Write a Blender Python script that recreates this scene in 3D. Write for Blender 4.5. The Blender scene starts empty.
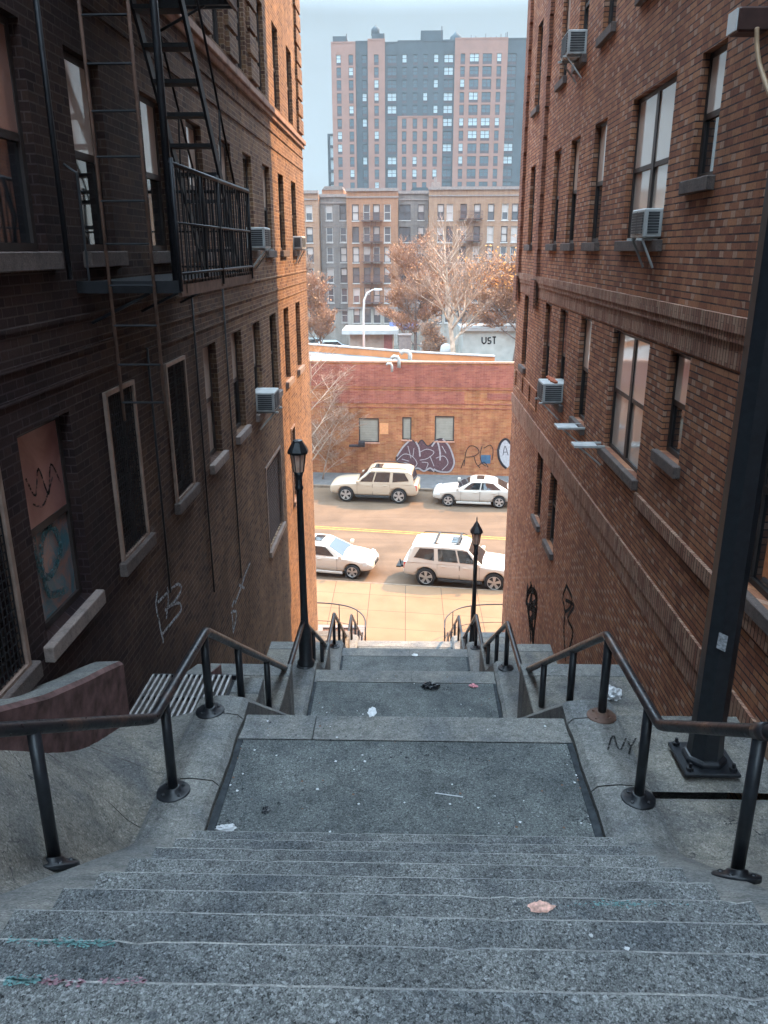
import bpy, bmesh, math, random
from mathutils import Vector, Matrix
R = math.radians
random.seed(7)
scn = bpy.context.scene
COL = scn.collection
# ------------------------------------------------------------------ camera
FPX = 790.0; TH = R(18.35); YAW = R(1.65); ROLL = R(0.2); EYE = 13.8
def cam2w(u, v):
    c, s = math.cos(ROLL), math.sin(ROLL)
    u, v = u*c - v*s, u*s + v*c
    f = math.cos(TH) - v*math.sin(TH); dn = math.sin(TH) + v*math.cos(TH)
    return Vector((u*math.cos(YAW) - f*math.sin(YAW), f*math.cos(YAW) + u*math.sin(YAW), -dn))
def ray(px, py): return cam2w((px-384)/FPX, (py-512)/FPX)
def onx(px, py, X): d = ray(px, py); t = X/d.x; return Vector((X, d.y*t, EYE + d.z*t))
def ony(px, py, Y): d = ray(px, py); t = Y/d.y; return Vector((d.x*t, Y, EYE + d.z*t))
def onz(px, py, Z): d = ray(px, py); t = (Z-EYE)/d.z; return Vector((d.x*t, d.y*t, Z))
cam = bpy.data.cameras.new('camera'); co = bpy.data.objects.new('camera', cam); COL.objects.link(co)
f0 = cam2w(0, 0); rv = cam2w(1, 0) - f0; dv = cam2w(0, 1) - f0
m = Matrix.Identity(4)
for i in range(3):
    m[i][0] = rv[i]; m[i][1] = -dv[i]; m[i][2] = -f0[i]
m[2][3] = EYE
co.matrix_world = m
cam.sensor_fit = 'VERTICAL'; cam.sensor_height = 36; cam.lens = FPX/1024*36
cam.clip_start = 0.05; cam.clip_end = 5000
scn.camera = co
# ------------------------------------------------------------------ helpers
def tag(o, label=None, cat=None, group=None, kind=None):
    if label: o['label'] = label
    if cat: o['category'] = cat
    if group: o['group'] = group
    if kind: o['kind'] = kind
    return o
def empty(name, loc, label, cat, group=None, rz=0):
    o = bpy.data.objects.new(name, None); COL.objects.link(o)
    o.location = loc; o.rotation_euler.z = rz; o.empty_display_size = .2
    return tag(o, label, cat, group)
def copy_tree(o, parent=None):
    c = o.copy(); COL.objects.link(c); c.parent = parent
    for ch in list(o.children): copy_tree(ch, c)
    return c
class MB:
    def __init__(s): s.v = []; s.f = []; s.mi = []; s.sm = []
    def face(s, pts, mi=0, sm=False):
        n = len(s.v); s.v += [tuple(p) for p in pts]; s.f.append(tuple(range(n, n+len(pts)))); s.mi.append(mi); s.sm.append(sm)
    def box(s, x0, x1, y0, y1, z0, z1, mi=0):
        n = len(s.v)
        s.v += [(x0,y0,z0),(x1,y0,z0),(x1,y1,z0),(x0,y1,z0),(x0,y0,z1),(x1,y0,z1),(x1,y1,z1),(x0,y1,z1)]
        for q in ((0,3,2,1),(4,5,6,7),(0,1,5,4),(1,2,6,5),(2,3,7,6),(3,0,4,7)):
            s.f.append(tuple(n+i for i in q)); s.mi.append(mi); s.sm.append(False)
        return s
    def hexa(s, P, mi=0):
        n = len(s.v); s.v += [tuple(p) for p in P]
        for q in ((0,3,2,1),(4,5,6,7),(0,1,5,4),(1,2,6,5),(2,3,7,6),(3,0,4,7)):
            s.f.append(tuple(n+i for i in q)); s.mi.append(mi); s.sm.append(False)
        return s
    def prism(s, pts, off, mi=0):
        off = Vector(off); a = [Vector(p) for p in pts]; b = [p+off for p in a]; n = len(s.v); k = len(a)
        s.v += [tuple(p) for p in a+b]
        s.f.append(tuple(range(n+k-1, n-1, -1))); s.f.append(tuple(range(n+k, n+2*k)))
        for i in range(k): s.f.append((n+i, n+(i+1)%k, n+k+(i+1)%k, n+k+i))
        s.mi += [mi]*(k+2); s.sm += [False]*(k+2)
        return s
    def tube(s, P, r, n=8, mi=0, closed=False, cap=True):
        P = [Vector(p) for p in P]; k = len(P); rr = r if isinstance(r, (list, tuple)) else [r]*k
        base = len(s.v); up = None
        for i in range(k):
            if closed: d = P[(i+1)%k] - P[i-1]
            else: d = (P[min(i+1,k-1)] - P[max(i-1,0)])
            if d.length < 1e-9: d = Vector((0,0,1))
            d.normalize()
            if up is None:
                up = Vector((0,0,1)) if abs(d.z) < .9 else Vector((1,0,0))
            a = up - d*up.dot(d)
            if a.length < 1e-6: a = d.orthogonal()
            a.normalize(); b = d.cross(a); up = a
            sc = 1.0
            if 0 < i < k-1 and not closed:
                c = (P[i+1]-P[i]).normalized().dot(d); sc = min(1.3, 1/max(c, .5))
            for j in range(n):
                t = 2*math.pi*(j+.5)/n
                s.v.append(tuple(P[i] + (a*math.cos(t) + b*math.sin(t))*rr[i]*sc))
        for i in range(k if closed else k-1):
            i2 = (i+1) % k
            for j in range(n):
                s.f.append((base+i*n+j, base+i*n+(j+1)%n, base+i2*n+(j+1)%n, base+i2*n+j)); s.mi.append(mi); s.sm.append(n > 5)
        if cap and not closed:
            s.f.append(tuple(base+j for j in range(n-1,-1,-1))); s.mi.append(mi); s.sm.append(False)
            s.f.append(tuple(base+(k-1)*n+j for j in range(n))); s.mi.append(mi); s.sm.append(False)
        return s
    def lathe(s, c, prof, n=16, mi=0, axis='z'):
        c = Vector(c)
        pts = [c + (Vector((0,0,z)) if axis == 'z' else (Vector((0,z,0)) if axis == 'y' else Vector((z,0,0)))) for r, z in prof]
        base = len(s.v)
        for (r, z), p in zip(prof, pts):
            for j in range(n):
                t = 2*math.pi*(j+.5)/n; a, b = r*math.cos(t), r*math.sin(t)
                s.v.append(tuple(p + (Vector((a,b,0)) if axis == 'z' else (Vector((a,0,b)) if axis == 'y' else Vector((0,a,b))))))
        for i in range(len(prof)-1):
            for j in range(n):
                s.f.append((base+i*n+j, base+i*n+(j+1)%n, base+(i+1)*n+(j+1)%n, base+(i+1)*n+j)); s.mi.append(mi); s.sm.append(n > 8)
        s.f.append(tuple(base+j for j in range(n-1,-1,-1))); s.mi.append(mi); s.sm.append(False)
        k = len(prof)-1
        s.f.append(tuple(base+k*n+j for j in range(n))); s.mi.append(mi); s.sm.append(False)
        return s
    def build(s, name, mats, parent=None, bevel=0, seg=1, recalc=True, loc=None):
        me = bpy.data.meshes.new(name); me.from_pydata(s.v, [], s.f)
        for mm in (mats if isinstance(mats, (list, tuple)) else [mats]): me.materials.append(mm)
        me.polygons.foreach_set('material_index', s.mi); me.polygons.foreach_set('use_smooth', s.sm)
        if recalc:
            b = bmesh.new(); b.from_mesh(me); bmesh.ops.recalc_face_normals(b, faces=b.faces); b.to_mesh(me); b.free()
        me.update()
        o = bpy.data.objects.new(name, me); COL.objects.link(o)
        if parent: o.parent = parent
        if loc: o.location = loc
        if bevel:
            mo = o.modifiers.new('bevel', 'BEVEL'); mo.width = bevel; mo.segments = seg; mo.limit_method = 'ANGLE'; mo.angle_limit = R(40)
        return o
# ------------------------------------------------------------------ materials
class NM:
    def __init__(s, name, rough=.85, spec=.3):
        s.m = bpy.data.materials.new(name); s.m.use_nodes = True; s.t = s.m.node_tree; s.t.nodes.clear()
        s.out = s.t.nodes.new('ShaderNodeOutputMaterial'); s.b = s.t.nodes.new('ShaderNodeBsdfPrincipled')
        s.t.links.new(s.b.outputs[0], s.out.inputs[0]); s.b.inputs['Roughness'].default_value = rough
        s.b.inputs['Specular IOR Level'].default_value = spec
        s.tc = s.t.nodes.new('ShaderNodeTexCoord').outputs['Object']
    def set(s, inp, val):
        if isinstance(inp, str): inp = s.b.inputs[inp]
        if hasattr(val, 'is_linked') or isinstance(val, bpy.types.NodeSocket): s.t.links.new(val, inp)
        else:
            if isinstance(val, (tuple, list)) and len(val) == 3 and len(getattr(inp, 'default_value', (0,0,0))) == 4: val = (*val, 1)
            inp.default_value = val
    def n(s, typ, ins={}, **kw):
        nd = s.t.nodes.new('ShaderNode'+typ)
        for k, v in kw.items(): setattr(nd, k, v)
        for k, v in ins.items(): s.set(nd.inputs[k], v)
        return nd
    def math(s, op, a, b=0.0, c=None):
        ins = {0: a, 1: b}
        if c is not None: ins[2] = c
        return s.n('Math', ins, operation=op).outputs[0]
    def noise(s, scale, detail=4, rough=.55, vec=None, dist=0):
        return s.n('TexNoise', {'Vector': vec or s.tc, 'Scale': scale, 'Detail': detail, 'Roughness': rough, 'Distortion': dist}).outputs['Fac']
    def ramp(s, fac, stops, interp='LINEAR'):
        nd = s.n('ValToRGB', {0: fac}); r = nd.color_ramp; r.interpolation = interp
        while len(r.elements) > 1: r.elements.remove(r.elements[-1])
        r.elements[0].position = stops[0][0]; c = stops[0][1]; r.elements[0].color = (*c, 1) if isinstance(c, tuple) else (c, c, c, 1)
        for p, c in stops[1:]:
            e = r.elements.new(p); e.color = (*c, 1) if isinstance(c, tuple) else (c, c, c, 1)
        return nd.outputs[0]
    def mix(s, fac, a, b, mode='MIX'):
        nd = s.n('Mix', {}, data_type='RGBA', blend_type=mode)
        s.set(nd.inputs[0], fac); s.set(nd.inputs[6], a); s.set(nd.inputs[7], b)
        return nd.outputs[2]
    def bump(s, h, strength=.5, dist=.01, normal=None):
        ins = {'Height': h, 'Strength': strength, 'Distance': dist}
        if normal: ins['Normal'] = normal
        o = s.n('Bump', ins).outputs[0]; s.set('Normal', o); return o
def simple(name, col, rough=.7, spec=.3, metal=0, var=.25, scale=8, bump=0):
    k = NM(name, rough, spec)
    f = k.ramp(k.noise(scale, 5), [(.3, tuple(c*(1-var) for c in col)), (.7, tuple(min(1, c*(1+var)) for c in col))])
    k.set('Base Color', f); k.set('Metallic', metal)
    if bump: k.bump(k.noise(scale*6, 4), .5, bump)
    return k.m
def brick_mat(name, bricks, mortar, w=.2, h=.065, mj=.009, vj=.008, flem=True, light=None, lightp=.35, stain=(.55, 1.15), soldier=False, bdist=.008, wall_shade=None):
    """bond laid out in metres: u = x + y along the wall, z up"""
    k = NM(name, .88, .2)
    sp = k.n('SeparateXYZ', {0: k.tc}); u = k.math('ADD', sp.outputs[0], sp.outputs[1]); z = sp.outputs[2]
    jit = k.math('MULTIPLY', k.math('SUBTRACT', k.noise(9, 2), .5), .006)
    z = k.math('ADD', z, jit)
    if soldier: u, z = z, u
    rowf = k.math('DIVIDE', z, h); row = k.math('FLOOR', rowf); fz = k.math('SUBTRACT', rowf, row)
    par = k.math('MODULO', k.math('ABSOLUTE', row), 2.0)
    per = w*1.5 if flem else w
    uf = k.math('ADD', k.math('DIVIDE', u, per), k.math('MULTIPLY', par, .5)); cell = k.math('FLOOR', uf); fu = k.math('SUBTRACT', uf, cell)
    if flem:
        hd = k.math('LESS_THAN', fu, 1/3)
        cid = k.math('ADD', k.math('MULTIPLY', cell, 2), hd)
        loc = k.math('ADD', k.math('MULTIPLY', hd, k.math('MULTIPLY', fu, per)), k.math('MULTIPLY', k.math('SUBTRACT', 1, hd), k.math('MULTIPLY', k.math('SUBTRACT', fu, 1/3), per)))
    else:
        hd = None; cid = cell; loc = k.math('MULTIPLY', fu, per)
    wn = k.n('TexWhiteNoise', {0: k.n('CombineXYZ', {0: cid, 1: row, 2: 1.3}).outputs[0]}, noise_dimensions='3D')
    rnd = wn.outputs['Value']
    n = len(bricks); c = k.ramp(rnd, [(i/max(1,n-1), b) for i, b in enumerate(bricks)])
    if light:
        wn2 = k.n('TexWhiteNoise', {0: k.n('CombineXYZ', {0: cid, 1: row, 2: 7.7}).outputs[0]}, noise_dimensions='3D').outputs['Value']
        lm = k.math('LESS_THAN', wn2, k.math('MULTIPLY', k.ramp(k.noise(.7, 4, .6), [(.35, .12), (.65, 1.0)]), lightp))
        if hd is not None: lm = k.math('MULTIPLY', lm, hd)
        c = k.mix(k.math('MULTIPLY', lm, .8), c, light)
    fine = k.noise(55, 5, .7); c = k.mix(.55, c, k.ramp(fine, [(.3, .35), (.7, 1.0)]), 'MULTIPLY')
    mm = k.math('MAXIMUM', k.math('LESS_THAN', k.math('MULTIPLY', fz, h), mj), k.math('LESS_THAN', loc, vj))
    mm = k.math('MULTIPLY', mm, k.ramp(k.noise(5, 3), [(.3, .55), (.6, 1.0)]))
    c = k.mix(mm, c, mortar)
    big = k.noise(.9, 6, .65); st = k.ramp(big, [(.3, stain[0]), (.7, stain[1] if stain[1] <= 1 else 1.0)])
    c = k.mix(.8, c, st, 'MULTIPLY')
    strk = k.noise(1.0, 4, .6, vec=k.n('Mapping', {0: k.tc, 3: (3.0, 3.0, .35)}).outputs[0])
    c = k.mix(.45, c, k.ramp(strk, [(.35, .5), (.6, 1.0)]), 'MULTIPLY')
    if wall_shade:   # shade painted into the brick, blotchy at its edge, deeper towards the near end
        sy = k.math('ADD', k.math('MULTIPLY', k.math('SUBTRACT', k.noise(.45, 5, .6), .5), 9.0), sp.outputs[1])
        sm = k.n('MapRange', {0: sy, 1: wall_shade[0], 2: wall_shade[1], 3: 1.0, 4: 0.0}, interpolation_type='SMOOTHSTEP').outputs[0]
        c = k.mix(k.math('MULTIPLY', sm, wall_shade[2]), c, (.12,.11,.19), 'MULTIPLY')
    k.set('Base Color', c)
    hh = k.math('ADD', k.math('MULTIPLY', k.math('SUBTRACT', 1, mm), 1.0), k.math('MULTIPLY', fine, .35))
    hh = k.math('ADD', hh, k.math('MULTIPLY', rnd, .35))
    k.bump(hh, 1.0, bdist)
    return k.m
def concrete(name, base=(.2,.21,.215), speck=.6, vs=75, scale=1, warm=.1, stain=.5, bump=.004, seams=False):
    k = NM(name, .9, .25)
    wv = k.n('VectorMath', {0: k.tc, 1: k.n('VectorMath', {0: k.n('TexNoise', {'Vector': k.tc, 'Scale': 60.0, 'Detail': 3}).outputs['Color'], 1: (.012,.012,.012)}, operation='MULTIPLY').outputs[0]}, operation='ADD').outputs[0]; v = k.n('TexVoronoi', {'Vector': wv, 'Scale': vs}); stone = k.n('SeparateColor', {0: v.outputs['Color']}).outputs[0]
    v2 = k.n('TexVoronoi', {'Vector': k.tc, 'Scale': vs*2.3}); st2 = k.n('SeparateColor', {0: v2.outputs['Color']}).outputs[1]
    lo = tuple(b*(1-speck) for b in base); hi = tuple(min(1, b*(1+speck*1.5)) for b in base)
    c = k.ramp(stone, [(0, lo), (.5, base), (.85, base), (1, hi)])
    c2 = k.ramp(st2, [(0, lo), (.6, base), (1, hi)])
    c = k.mix(.45, c, c2)
    md = k.noise(7*scale, 8, .7); c = k.mix(.75, c, k.ramp(md, [(.32, .45), (.5, .85), (.72, 1.0)]), 'MULTIPLY')
    big = k.noise(1.3*scale, 5, .6, dist=.4); c = k.mix(stain, c, k.ramp(big, [(.35, (.45,.47,.5)), (.65, (1.0, 1.0-.08*warm, 1.0-.2*warm))]), 'MULTIPLY')
    sp = k.noise(22*scale, 2, .4); c = k.mix(k.ramp(sp, [(.68, 0.0), (.74, .5)]), c, (.03,.04,.05))
    if seams:   # fine cracks
        dv = k.n('VectorMath', {0: k.tc, 1: k.n('TexNoise', {'Vector': k.tc, 'Scale': 3.0, 'Detail': 5}).outputs['Color']}, operation='ADD').outputs[0]
        ed = k.n('TexVoronoi', {'Vector': dv, 'Scale': .75}, feature='DISTANCE_TO_EDGE').outputs['Distance']
        cr = k.math('MULTIPLY', k.math('LESS_THAN', ed, .0035), k.ramp(k.noise(1.7, 3), [(.45, 0.0), (.55, .85)]))
        c = k.mix(cr, c, (.02,.022,.026))
    k.set('Base Color', c)
    h = k.math('ADD', k.math('MULTIPLY', v.outputs['Distance'], -.7), k.math('MULTIPLY', md, 1.4))
    k.bump(h, .8, bump)
    return k.m
STEP = concrete('granite aggregate steps', (.215,.222,.224), .95, 125, 1, .3, .95, .006)
LAND = concrete('landing concrete', (.165,.175,.172), .8, 100, 1, .1, .75, .005, seams=True)
NOSE = concrete('worn nosing', (.42,.42,.41), .5, 90, 1.2, .4, .8, .004)
CURB = concrete('curb concrete', (.25,.25,.245), .5, 80, 1.5, .8, .7, .004)
SLAB = concrete('side slab concrete', (.25,.24,.225), .5, 70, 1.3, .8, .9, .006, seams=True)
GUT = simple('gutter shade and joint dirt', (.035,.04,.045), .9, .2, 0, .5, 14)  # paints the gutter shade; also fills curb joints and colours some crumbs
BR_L = brick_mat('dark brown brick', [(.14,.072,.055), (.25,.135,.085), (.36,.195,.105), (.2,.105,.075)], (.46,.33,.22), mj=.0105, vj=.009, flem=True, stain=(.6,1), wall_shade=(4.0, 16.5, 1.0))
BR_R = brick_mat('red brown brick', [(.33,.125,.075), (.48,.195,.105), (.6,.27,.14), (.38,.145,.085)], (.04,.028,.034), mj=.0135, vj=.005, flem=True, light=(.66,.40,.28), lightp=.62, stain=(.6,1), bdist=.012)
BR_S = brick_mat('soldier course brick', [(.32,.14,.095), (.46,.24,.165), (.54,.33,.23), (.38,.18,.12)], (.03,.022,.022), w=.22, h=.062, mj=.012, vj=.004, flem=False, soldier=True, stain=(.75,1), bdist=.012)
BR_P = brick_mat('pilaster brick', [(.32,.13,.085), (.42,.18,.11), (.36,.15,.1)], (.04,.03,.028), mj=.012, vj=.01, flem=False, stain=(.7,1))
BR_W = brick_mat('orange red warehouse brick', [(.48,.15,.065), (.57,.2,.085), (.64,.27,.11), (.5,.16,.07)], (.52,.27,.15), w=.3, h=.1, mj=.012, vj=.012, flem=False, stain=(.45,1))
STONE = concrete('pale limestone', (.3,.235,.21), .15, 120, 3, .5, .5, .003)
STONE_D = concrete('sooty stone sill', (.15,.115,.105), .3, 120, 3, .5, .6, .003)
REDP = simple('worn dark red paint', (.125,.07,.066), .85, .2, 0, .6, 7, .004)
BLACK = simple('black painted steel', (.012,.014,.018), .42, .5, 0, .4, 20, .0006)
IRON = simple('fire escape iron', (.008,.008,.011), .55, .4, 0, .5, 15, .0006)
RUST = simple('rusty edge iron', (.13,.07,.05), .6, .4, 0, .4, 12, .001)
def rail_mat():
    k = NM('worn rail paint', .38, .5)
    f = k.ramp(k.noise(4, 6, .7), [(.5, 0.0), (.72, .8)])
    k.set('Base Color', k.mix(f, (.02,.02,.024), (.15,.08,.055))); k.set('Roughness', k.ramp(k.noise(30, 4), [(.3, .25), (.7, .5)])); k.set('Metallic', .35)
    return k.m
RAIL = rail_mat()
def glass_mat(name, col=(.02,.025,.03), rough=.04):
    k = NM(name, rough, .9)
    k.set('Base Color', col); k.b.inputs['IOR'].default_value = 1.7
    k.bump(k.noise(1.6, 2), .08, .02)
    return k.m
GLASS = glass_mat('dark window glass')
BLIND = glass_mat('glass over a cream blind', (.62,.52,.45), .06)
CURT = glass_mat('glass over a dusty curtain', (.3,.17,.14), .06)
def tinted(name, c1, c2, s=3):
    k = NM(name, .3, .5); k.set('Base Color', k.ramp(k.noise(s, 4, .6, dist=1.5), [(.4, c1), (.6, c2)])); return k.m
PINK = tinted('dusty pink pane', (.24,.1,.09), (.33,.16,.14), 2)
TEAL = tinted('teal paint on pane', (.06,.17,.21), (.32,.17,.14), 5)
FRAME = simple('dark brown window frame', (.035,.026,.024), .55, .4, 0, .3, 8)
FRAME_T = simple('tan metal frame', (.22,.15,.12), .5, .4, 0, .3, 8)
MESHG = simple('window guard mesh', (.012,.011,.013), .7, .3, 0, .4, 60)
# ------------------------------------------------------------------ building helpers
def wallgrid(mb, fm, u0, u1, z0, z1, holes, dep, mw=0, mr=0):
    us = sorted({u0, u1} | {h[0] for h in holes} | {h[1] for h in holes}); zs = sorted({z0, z1} | {h[2] for h in holes} | {h[3] for h in holes})
    for i in range(len(us)-1):
        for j in range(len(zs)-1):
            uc, zc = (us[i]+us[i+1])/2, (zs[j]+zs[j+1])/2
            if any(h[0] < uc < h[1] and h[2] < zc < h[3] for h in holes): continue
            mb.face([fm(us[i],0,zs[j]), fm(us[i+1],0,zs[j]), fm(us[i+1],0,zs[j+1]), fm(us[i],0,zs[j+1])], mw)
    for h in holes:
        a, b, c, d = h[:4]; dd = dep
        mb.face([fm(a,0,c), fm(a,0,d), fm(a,dd,d), fm(a,dd,c)], mr); mb.face([fm(b,0,c), fm(b,0,d), fm(b,dd,d), fm(b,dd,c)], mr)
        mb.face([fm(a,0,c), fm(b,0,c), fm(b,dd,c), fm(a,dd,c)], mr); mb.face([fm(a,0,d), fm(b,0,d), fm(b,dd,d), fm(a,dd,d)], mr)
def fbox(mb, fm, u0, u1, d0, d1, z0, z1, mi=0):
    mb.hexa([fm(u0,d0,z0), fm(u1,d0,z0), fm(u1,d1,z0), fm(u0,d1,z0), fm(u0,d0,z1), fm(u1,d0,z1), fm(u1,d1,z1), fm(u0,d1,z1)], mi)
def window(par, fm, h, dep, style='dark', double=False, sill=None, fw=.05, frame=FRAME):
    """double-hung window standing in the opening h = (u0,u1,z0,z1)"""
    a, b, c, d = h; mb = MB()
    e = .003; a += e; b -= e; c += e; d -= e; zm = (c+d)/2
    for x0, x1, q0, q1 in ((a, a+fw, c, d), (b-fw, b, c, d)): fbox(mb, fm, x0, x1, dep-.015, dep+.05, q0, q1)
    fbox(mb, fm, a+fw, b-fw, dep-.015, dep+.05, c, c+fw); fbox(mb, fm, a+fw, b-fw, dep-.015, dep+.05, d-fw, d)
    fbox(mb, fm, a+fw, b-fw, dep-.012, dep+.045, zm-.025, zm+.03)
    cols = [(a+fw, b-fw)]
    if double:
        mu = (a+b)/2; fbox(mb, fm, mu-.05, mu+.05, dep-.02, dep+.051, c+fw+.001, d-fw-.001); cols = [(a+fw, mu-.05), (mu+.05, b-fw)]
    w = mb.build('window', frame, par)
    st = {'dark': (GLASS, GLASS), 'blind': (BLIND, GLASS), 'blind2': (BLIND, BLIND), 'curtain': (CURT, GLASS), 'curt2': (CURT, CURT), 'paint': (PINK, TEAL)}[style]
    for (p, q) in cols:
        for k2, (zz0, zz1, dd) in enumerate(((zm+.03, d-fw, .002), (c+fw, zm-.025, .018))):
            g = MB(); fbox(g, fm, p+.0005, q-.0005, dep-.008+dd, dep-.002+dd, zz0+.0005, zz1-.0005)
            g.build('pane', st[k2], w)
    if sill:
        s = MB(); fbox(s, fm, h[0]-.08, h[1]+.08, -.07, dep*.55, c-.13, c-.005); s.build('sill', sill, w, bevel=.008)
    return w
# ------------------------------------------------------------------ stairs and side paving
XW = 1.33
def curb_top(y):
    P = [(-6,12.24),(1.13,12.24),(4.1,10.19),(5.86,10.19),(9.05,7.9),(10.66,7.9),(13.72,5.78),(15.32,5.78),(18.65,3.39),(20.25,3.39),(24.9,.3),(25.2,.3)]
    for (a, b), (c, d) in zip(P, P[1:]):
        if a <= y <= c: return b + (d-b)*(y-a)/(c-a)
    return P[-1][1]
def curb_in(y):
    return XW
def step_block(mb, x0, x1, ya, yb, z, zb, nose=True, seed=0):
    """one stone step: tread at z from ya (near) to yb (far, the nosing), riser facing away; worn edge of its own colour"""
    rnd = random.Random(seed); N = 48
    xs = [x0 + (x1-x0)*i/N for i in range(N+1)]
    ey = [yb + rnd.uniform(-.0018, .0012) - (rnd.uniform(.004, .012) if rnd.random() < .05 else 0) for _ in xs]; w = .013
    for i in range(N):
        a, b = xs[i], xs[i+1]
        mb.face([(a,ya,z),(b,ya,z),(b,ey[i+1]-w,z),(a,ey[i]-w,z)], 0)
        mb.face([(a,ey[i]-w,z),(b,ey[i+1]-w,z),(b,ey[i+1],z-.008),(a,ey[i],z-.008)], 1)
        mb.face([(a,ey[i],z-.008),(b,ey[i+1],z-.008),(b,yb-.012,zb),(a,yb-.012,zb)], 0)
    mb.face([(x0,ya,z),(x0,yb,z),(x0,yb,zb),(x0,ya,zb)]); mb.face([(x1,ya,z),(x1,yb,z),(x1,yb,zb),(x1,ya,zb)])
def struct(o, label=None): o['kind'] = 'structure'; return o
st = MB(); sd = 0
y, z = 4.14, 10.27
for n in range(9):
    xw = XW + .02
    step_block(st, -xw, xw, y-.36, y, z, z-.24, seed=sd); sd += 1
    y -= .332; z += .226
struct(st.build('steps', [STEP, NOSE]))
lb = MB(); lb.box(-2.3, 2.3, -7, y, z-.3, z); struct(lb.build('upper_landing', STEP))
levels = [(4.13, 5.78, 10.07), (8.9, 10.56, 7.78), (13.57, 15.22, 5.66), (18.5, 20.13, 3.27)]
for i, (ya, yb, z) in enumerate(levels):
    l = MB(); l.box(-.005, XW+.05, ya, yb-.362, z-.3, z); l.box(-XW-.05, -.013, ya, yb-.362, z-.3, z)
    l.box(-.013, -.005, ya, yb-.362, z-.3, z-.012)
    struct(l.build('landing', LAND))
    s = MB(); cut = -.74 if i == 0 else .1
    step_block(s, -XW-.05, cut-.004, yb-.355, yb, z+.004, z-.24, seed=50+i); step_block(s, cut+.004, XW+.05, yb-.355, yb, z+.004, z-.24, seed=60+i)
    struct(s.build('landing_edge', [CURB, NOSE]))
f = MB(); nxt = levels[1:] + [(24.64, 25, .15)]
for (ya, yb, z), (yc, yd, z2) in zip(levels, nxt):
    nr = 14 if z2 < 1 else 10; nt = nr-1; t = (yc-yb)/nt; r = (z-z2)/nr
    for k in range(nt):
        step_block(f, -XW-.05, XW+.05, yb+k*t-.05, yb+(k+1)*t, z-(k+1)*r, z-(k+2)*r, seed=100+k)
struct(f.build('lower_steps', [STEP, NOSE]))
# curbs beside the steps, bevelled on the inner edge; joints as thin gaps
def curb(side):
    ys = [-6, 0, 1.15, 2.0, 2.6, 3.2, 3.8, 4.3, 4.75, 5.1, 5.6, 5.86, 6.3, 7.0, 8.0, 9.05, 9.8, 10.66, 11.5, 12.6, 13.72, 14.5, 15.32, 16.4, 17.5, 18.65, 19.5, 20.25, 21.5, 23, 24.9]
    mb = MB(); rnd = random.Random(3)
    def sec(y):
        x = curb_in(y); t = curb_top(y); w = .42
        jx = rnd.uniform(-.006, .006); o = 0; bv = .05-.03*max(0, min(1, (4.3-y)/.3)); pts = [(x+jx, t-.75), (x+jx, t-bv), (x+.045+jx, t-.005), (x+.2, t+.012-o*.25), (x+w-.04, t-o*.8), (x+w, t-.03-o*.85), (x+w, t-.75)]
        return [(side*p, y, q) for p, q in pts]
    joints = {4.75, 5.6, 9.05, 13.72, 18.65}
    prev = sec(ys[0])
    for a, b in zip(ys, ys[1:]):
        n = max(1, int((b-a)/.16)) if b < 11 else 1
        for i in range(n):
            y1 = a + (b-a)*(i+1)/n
            cur = sec(y1)
            last = (i == n-1 and b in joints)
            if last: cur = [(p[0], p[1]-.012, p[2]) for p in cur]
            for j in range(6): mb.face([prev[j], cur[j], cur[j+1], prev[j+1]])
            if last:
                low = [(p[0], p[1], p[2]-.02 if 0 < j < 6 else p[2]) for j, p in enumerate(cur)]
                nx = [(p[0], p[1]+.012, p[2]) for p in low]
                for j in range(6): mb.face([low[j], nx[j], nx[j+1], low[j+1]], 1)
                cur = [(p[0], p[1]+.012, p[2]) for p in cur]
            prev = cur
    o = struct(mb.build('curb', [CURB, GUT])); return o
curb(-1); curb(1)
# dark strips that paint the shade of the gutters along each landing
g = MB()
for s in (-1, 1):
    for ya, yb, z in levels: 
        g.hexa([(s*(XW-.055),ya+.02,z+.002),(s*(XW+.004),ya+.02,z+.002),(s*(XW+.004),yb-.37,z+.002),(s*(XW-.04),yb-.37,z+.002),(s*(XW-.05),ya+.02,z+.007),(s*(XW+.004),ya+.02,z+.012),(s*(XW+.004),yb-.37,z+.012),(s*(XW-.035),yb-.37,z+.007)])
tag(g.build('gutter_shade', GUT), 'dark strips of painted shade along the gutters of the landings', 'dirt', kind='stuff')
# side paving: slopes and terraces between curb and building
XL, XR = -2.55, 2.75
def slab_z(x, y, zf):
    if x > 0: return zf(y)
    t = max(0, min(1, (-x-1.72)/.3)); return (curb_top(y)-.04)*(1-t) + zf(y)*t
def tilt(x, y):
    t = max(0, min(1, (5.67-y)/2.2)); return (t*t*(3-2*t))*.72*max(0, -x-1.8)/.5 if x < 0 else 0
def grid_slab(mb, x0, x1, y0, y1, zf, nx=10, ny=30, amp=.006, seed=1):
    rnd = random.Random(seed); P = [[(x0+(x1-x0)*i/nx, y0+(y1-y0)*j/ny, slab_z(x0+(x1-x0)*i/nx, y0+(y1-y0)*j/ny, zf) + tilt(x0+(x1-x0)*i/nx, y0+(y1-y0)*j/ny) + rnd.uniform(-amp, amp)) for i in range(nx+1)] for j in range(ny+1)]
    for j in range(ny):
        for i in range(nx): mb.face([P[j][i], P[j][i+1], P[j+1][i+1], P[j+1][i]], 0, True)
    for a, b in zip(P[-1], P[-1][1:]): mb.face([a, b, (b[0],b[1],b[2]-1.6), (a[0],a[1],a[2]-1.6)])
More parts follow.
